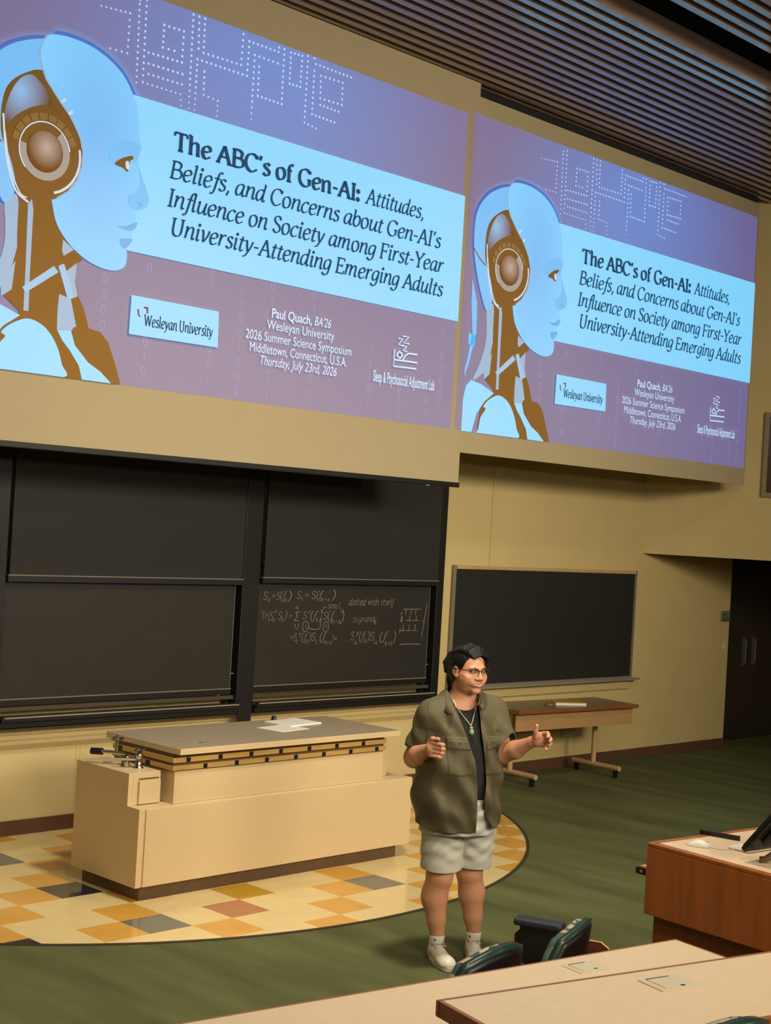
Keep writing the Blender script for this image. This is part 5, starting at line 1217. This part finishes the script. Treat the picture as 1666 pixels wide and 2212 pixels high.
def make_shirt():
    h = 0.0035; S = Field((-0.43,-0.32,0.72), (0.29,0.32,1.60), h); lo, hi = (-0.43,-0.32,0.72), (0.29,0.32,1.60)
    def flare(x, y, z):
        return torso(0.030, shirt_wr)(x, y, z) - 0.004*np.clip((1.2-z)/0.4, 0, 1)
    S.fn(flare, lo, hi)
    S.cap((-0.060,0.025,1.475), (SHR[0],SHR[1],SHR[2]), 0.078, 0.088, 0.04); S.cap((-0.055,0.035,1.475), (SHL[0],SHL[1],SHL[2]), 0.078, 0.088, 0.04)
    cut = lambda f, l=lo, t=hi, k=0: S.fn(f, l, t, k, 'cut')
    A = Field(S.lo, np.array(hi), h); A.n = S.n; A.F = np.full(S.F.shape, 0.2, np.float32); A.ax = S.ax
    A.cap((-0.205,-0.074,1.38), (-0.305,-0.042,1.12), 0.092, 0.084, 0.03); A.cap((0.112,0.103,1.40), (0.225,0.005,1.19), 0.090, 0.080, 0.03)
    sl, g = S.sub(lo, hi); x, y, z = g
    rp = 0.0045*np.sin(45*z+25*x+2*np.sin(30*y))*(np.abs(x+0.05) > 0.19)
    A.F[sl] = A.F[sl]-rp.astype(np.float32)
    dR = np.array([-0.33,-0.22,-0.92]); dR /= np.linalg.norm(dR); dL = np.array([0.80,-0.45,-0.42]); dL /= np.linalg.norm(dL)
    pR, pL = np.array([-0.305,-0.05,1.190]), np.array([0.214,0.015,1.240])
    endR = (x-pR[0])*dR[0]+(y-pR[1])*dR[1]+(z-pR[2])*dR[2]; endL = (x-pL[0])*dL[0]+(y-pL[1])*dL[1]+(z-pL[2])*dL[2]
    # whole coat: smooth union near the shoulders, then two hollow shells
    T0 = S.F.copy(); kk = 0.035; hh = np.clip(0.5+0.5*(A.F-T0)/kk, 0, 1); U = A.F*(1-hh)+T0*hh-kk*hh*(1-hh)
    up = np.clip((z+0*x*0-1.30)/0.04, 0, 1); U = U*up+np.minimum(A.F, T0)*(1-up)
    end = np.where(x < -0.05, endR, endL)
    sleeve = np.maximum(np.maximum(A.F, -(A.F+0.010)), end)
    body = np.maximum(T0, -(T0+0.011))
    shell = np.maximum(np.maximum(U, -(U+0.011)), np.where(A.F < T0, end, -1))
    S.F = np.where(up > 0.5, shell, np.minimum(np.maximum(sleeve, -(T0+0.011)), body)).astype(np.float32)
    hem = lambda x,y,z: z-(0.765+0.050*np.clip(np.abs((x+0.05)/0.25),0,1)**3*np.where(x>0.0,0.6,0.8)+0.06*np.clip(y-0.05,0,1))
    cut(hem)
    # neck and the open front
    S.ell((-0.050,-0.005,1.545), (0.098,0.098,0.075), 0, 'cut')
    S.fn(lambda x,y,z: np.maximum(np.maximum(flapL(z)-x, x-flapR(z)), y-0.0)+0*x, (-0.2,-0.32,0.72), (0.22,0.0,1.56), 0, 'cut')
    V, Fc = S.mesh()
    # the panel edge on the right side swings outward a little
    k = np.clip((V[:,0]-0.05)/0.08, 0, 1)*np.clip((1.15-V[:,2])/0.3, 0, 1)*(V[:,1] < -0.02)
    V[:,1] -= 0.020*k*np.clip(1-(V[:,0]-0.10)/0.08, 0, 1)
    return obj_from(V, Fc, 'overshirt', mat('olive_twill', lin(90,82,58), 0.62, spec=0.3, noise=0.12, nscale=12, bump=0.25, bscale=350), person, None, 1)
shirt = make_shirt()
# collar: a folded strip round the neck running into the two lapels
mb = MB()
def strip3(mb, inner, outer, t=0.006):
    n = len(inner); vs = []
    for a, b in zip(inner, outer):
        a = Vector(a); b = Vector(b); vs += [a, b]
    up = [Vector(v)+Vector((0,0,0)) for v in vs]
    nr = []
    for i in range(n):
        p, q = vs[2*i], vs[2*i+1]; p2 = vs[2*min(i+1,n-1)]; p0 = vs[2*max(i-1,0)]
        nn = (q-p).cross(p2-p0).normalized(); nr.append(nn)
    top = []
    for i in range(n): top += [vs[2*i]+nr[i]*t, vs[2*i+1]+nr[i]*t]
    N_ = 2*n; fs = []
    for i in range(n-1):
        a, b, c, d = 2*i, 2*i+1, 2*i+3, 2*i+2
        fs += [(a,b,c,d), (a+N_,d+N_,c+N_,b+N_), (a,d,d+N_,a+N_), (b,b+N_,c+N_,c)]
    fs += [(0,N_,N_+1,1), (2*n-2,2*n-1,N_+2*n-1,N_+2*n-2)]
    return mb.add(vs+top, fs)
inn = [(-0.088,-0.165,1.440),(-0.118,-0.120,1.490),(-0.140,-0.050,1.525),(-0.135,0.030,1.545),(-0.090,0.095,1.555),(-0.030,0.110,1.555),(0.020,0.085,1.545),(0.042,0.030,1.530),(0.045,-0.030,1.510),(0.040,-0.080,1.470)]
out = [(-0.105,-0.192,1.415),(-0.165,-0.135,1.430),(-0.190,-0.060,1.468),(-0.185,0.050,1.490),(-0.110,0.140,1.500),(-0.020,0.155,1.500),(0.060,0.120,1.490),(0.085,0.035,1.480),(0.085,-0.045,1.462),(0.062,-0.110,1.440)]
strip3(mb, [tuple(v) for v in catmull(inn,5)], [tuple(v) for v in catmull(out,5)])
co = mb.build('collar', shirt.data.materials[0], shirt, smooth=True)

def make_shorts():
    h = 0.004; S = Field((-0.30,-0.24,0.48), (0.25,0.28,1.00), h); lo, hi = (-0.30,-0.24,0.48), (0.25,0.28,1.00)
    S.fn(torso(0.006), (-0.30,-0.24,0.742), hi)
    S.cap((-0.122,0.0,0.84), (-0.117,-0.010,0.50), 0.120, 0.117, 0.03); S.cap((0.066,0.070,0.84), (0.058,0.090,0.50), 0.124, 0.100, 0.006)
    sl, g = S.sub(lo, hi); x, y, z = g
    w = 0.0042*np.sin(52*z+22*x+3*np.sin(13*x)+2*np.sin(9*z))+0.0035*np.sin(85*z-45*x+2*np.sin(20*x))
    S.F[sl] = S.F[sl]-(w*np.clip((z-0.53)*12,0,1)).astype(np.float32)
    S.fn(lambda x,y,z: z-(0.535+0.10*(y+0.0)*(x<0)-0.004*(x>0))+0*x, lo, (0.25,0.28,0.62), 0, 'cut')
    S.fn(lambda x,y,z: 0.97-z+0*x+0*y, (-0.30,-0.24,0.9), hi, 0, 'cut')
    V, Fc = S.mesh()
    return obj_from(V, Fc, 'shorts', mat('pale_grey_cotton', lin(196,191,178), 0.8, bump=0.25, bscale=300), person, None, 1)
make_shorts()
wh = mat('white_sock_knit', lin(226,220,208), 0.85, bump=0.3, bscale=300); wl = mat('white_leather', lin(226,218,202), 0.4, noise=0.04, nscale=20)
def shoe(an, ang, toe_len):
    # local: heel at 0, toe along -y
    ca, sa = math.cos(ang), math.sin(ang)
    def T3(p): return (an[0]+p[0]*ca-p[1]*sa, an[1]+p[0]*sa+p[1]*ca, p[2])
    S = Field((an[0]-0.14,an[1]-0.28,-0.005), (an[0]+0.14,an[1]+0.14,0.16), 0.0028)
    R3 = np.array([[ca,sa,0],[-sa,ca,0],[0,0,1]])
    for (c, r, k) in (((0,0.040,0.048),(0.040,0.040,0.052),0.01),((0,-0.03,0.050),(0.042,0.07,0.048),0.02),((0.003,-0.105,0.036),(0.050,0.078,0.040),0.02),((0.004,-0.150,0.030),(0.046,0.048,0.034),0.02)):
        S.ell(T3(c), r, k, 'add', R3)
    S.cap(T3((0,0.022,0.075)), T3((0,0.018,0.112)), 0.042, 0.041, 0.015); S.ell(T3((0,0.012,0.128)), (0.034,0.036,0.034), 0.004, 'cut', R3)
    S.fn(lambda x,y,z: z-0.024+0*x+0*y, S.lo, S.lo+np.array([0.3,0.45,0.06]), 0, 'cut')
    V, Fc = S.mesh(); up = obj_from(V, Fc, 'shoe', wl, person, None, 1)
    so = MB(); prof = []
    for t in np.linspace(0, 2*PI, 40, endpoint=False):
        y = 0.085*0; s_, c_ = math.sin(t), math.cos(t)
        yy = -0.058+0.142*c_; wx = 0.048*(abs(s_)**0.75)*(1 if s_ > 0 else -1)*(1.0-0.10*max(0,c_)+0.06*max(0,-c_)); prof.append(T3((wx+0.003, yy, 0))[:2])
    so.prism(prof, 0.001, 0.028); child_label(so.build('sole', mat('white_rubber_sole', lin(214,206,190), 0.6), up, bevel=0.004), 'thick pale sole')
    la = MB()
    for k in range(6):
        y = -0.035-0.016*k; zt = 0.100-0.0075*k
        la.tube([T3((-0.024,y+0.004,zt-0.010)),T3((0,y-0.004,zt+0.001)),T3((0.024,y+0.004,zt-0.010))], 0.0038, 6)
    for s in (-1,1): la.tube([T3((0,-0.03,0.106)),T3((s*0.022,-0.035,0.116)),T3((s*0.032,-0.052,0.098)),T3((s*0.010,-0.040,0.104))], 0.003, 6)
    child_label(la.build('laces', wh, up, smooth=True), 'cream laces')
    sk = MB(); sk.tube([T3((0,0.016,0.095)),T3((0,0.012,0.115)),T3((0,0.008,0.147)),T3((0,0.008,0.150))], [0.040,0.0405,0.0425,0.040], 20); sk.build('sock', wh, person, smooth=True)
    mk = MB(); mk.prism([(0.0,0.128),(0.012,0.128),(0.006,0.139)], -0.0, 0.002, 'y')
    o = mk.build('sock_mark', M['black'], person.children[-1]); o.location = T3((-0.033,-0.022,0)); o.rotation_euler = (0,0,ang-0.7)
shoe((-0.113,0.000), 0.42, 0); shoe((0.090,0.120), 0.18, 0)
# necklace with a jade pendant lying on the shirt
def chest_y(x, z, grow=0.012):
    lo_, hi_ = -0.4, 0.0; f = torso(grow)
    for _ in range(40):
        m = (lo_+hi_)/2
        if f(np.array(x), np.array(m), np.array(z)) > 0: lo_ = m
        else: hi_ = m
    return (lo_+hi_)/2
ch = [(-0.118,-0.045,1.512),(-0.110,-0.090,1.490),(-0.085,-0.130,1.455)]+[(x, chest_y(x,z,0.010)-0.004, z) for x, z in ((-0.062,1.425),(-0.035,1.395),(-0.010,1.368),(0.004,1.352),(0.010,1.372),(0.018,1.41),(0.026,1.445))]+[(0.038,-0.105,1.470),(0.045,-0.06,1.495)]
mb = MB(); mb.tube(catmull(ch, 6), 0.0024, 6); nk = mb.build('necklace', mat('pale_gold_chain', lin(206,190,150), 0.3, metal=0.7), person, smooth=True)
mb = MB(); py = chest_y(0.008,1.33,0.012)-0.006
mb.ellipsoid((0.007,py,1.338),(0.010,0.006,0.012)); mb.ellipsoid((0.010,py-0.002,1.317),(0.014,0.007,0.016)); child_label(mb.build('pendant', mat('jade', lin(138,170,120), 0.25), nk, smooth=True), 'green jade pendant')
# clicker held in the right hand
mb = MB(); mb.tube([(-0.190,-0.262,1.219),(-0.176,-0.276,1.284),(-0.171,-0.281,1.309)], [0.010,0.012,0.011], 10)
m_ = person.matrix_basis.copy() if False else Matrix.Translation(PX) @ Matrix.Rotation(math.atan2(-0.757,0.653), 4, 'Z')
o = mb.build('presentation_clicker', M['black'], smooth=True); o.matrix_world = m_
tag(o, "black clicker held in the person's closed hand", 'remote')

for ub, zb in ((-0.102,1.262),(0.121,1.262)):
    A_ = np.interp(zb, ZS, HA)+0.045; B_ = np.interp(zb, ZS, HB)+0.045; vb = B_*math.sqrt(max(0,1-(ub/A_)**2))
    cx_, cy_ = np.interp(zb, ZS, CX), np.interp(zb, ZS, CY)
    mb = MB(); mb.ellipsoid((cx_+ub*AL[0]+vb*AF[0], cy_+ub*AL[1]+vb*AF[1], zb), (0.006,0.006,0.006), 10, 8); mb.build('pocket_button', M['olive'], shirt, smooth=True)
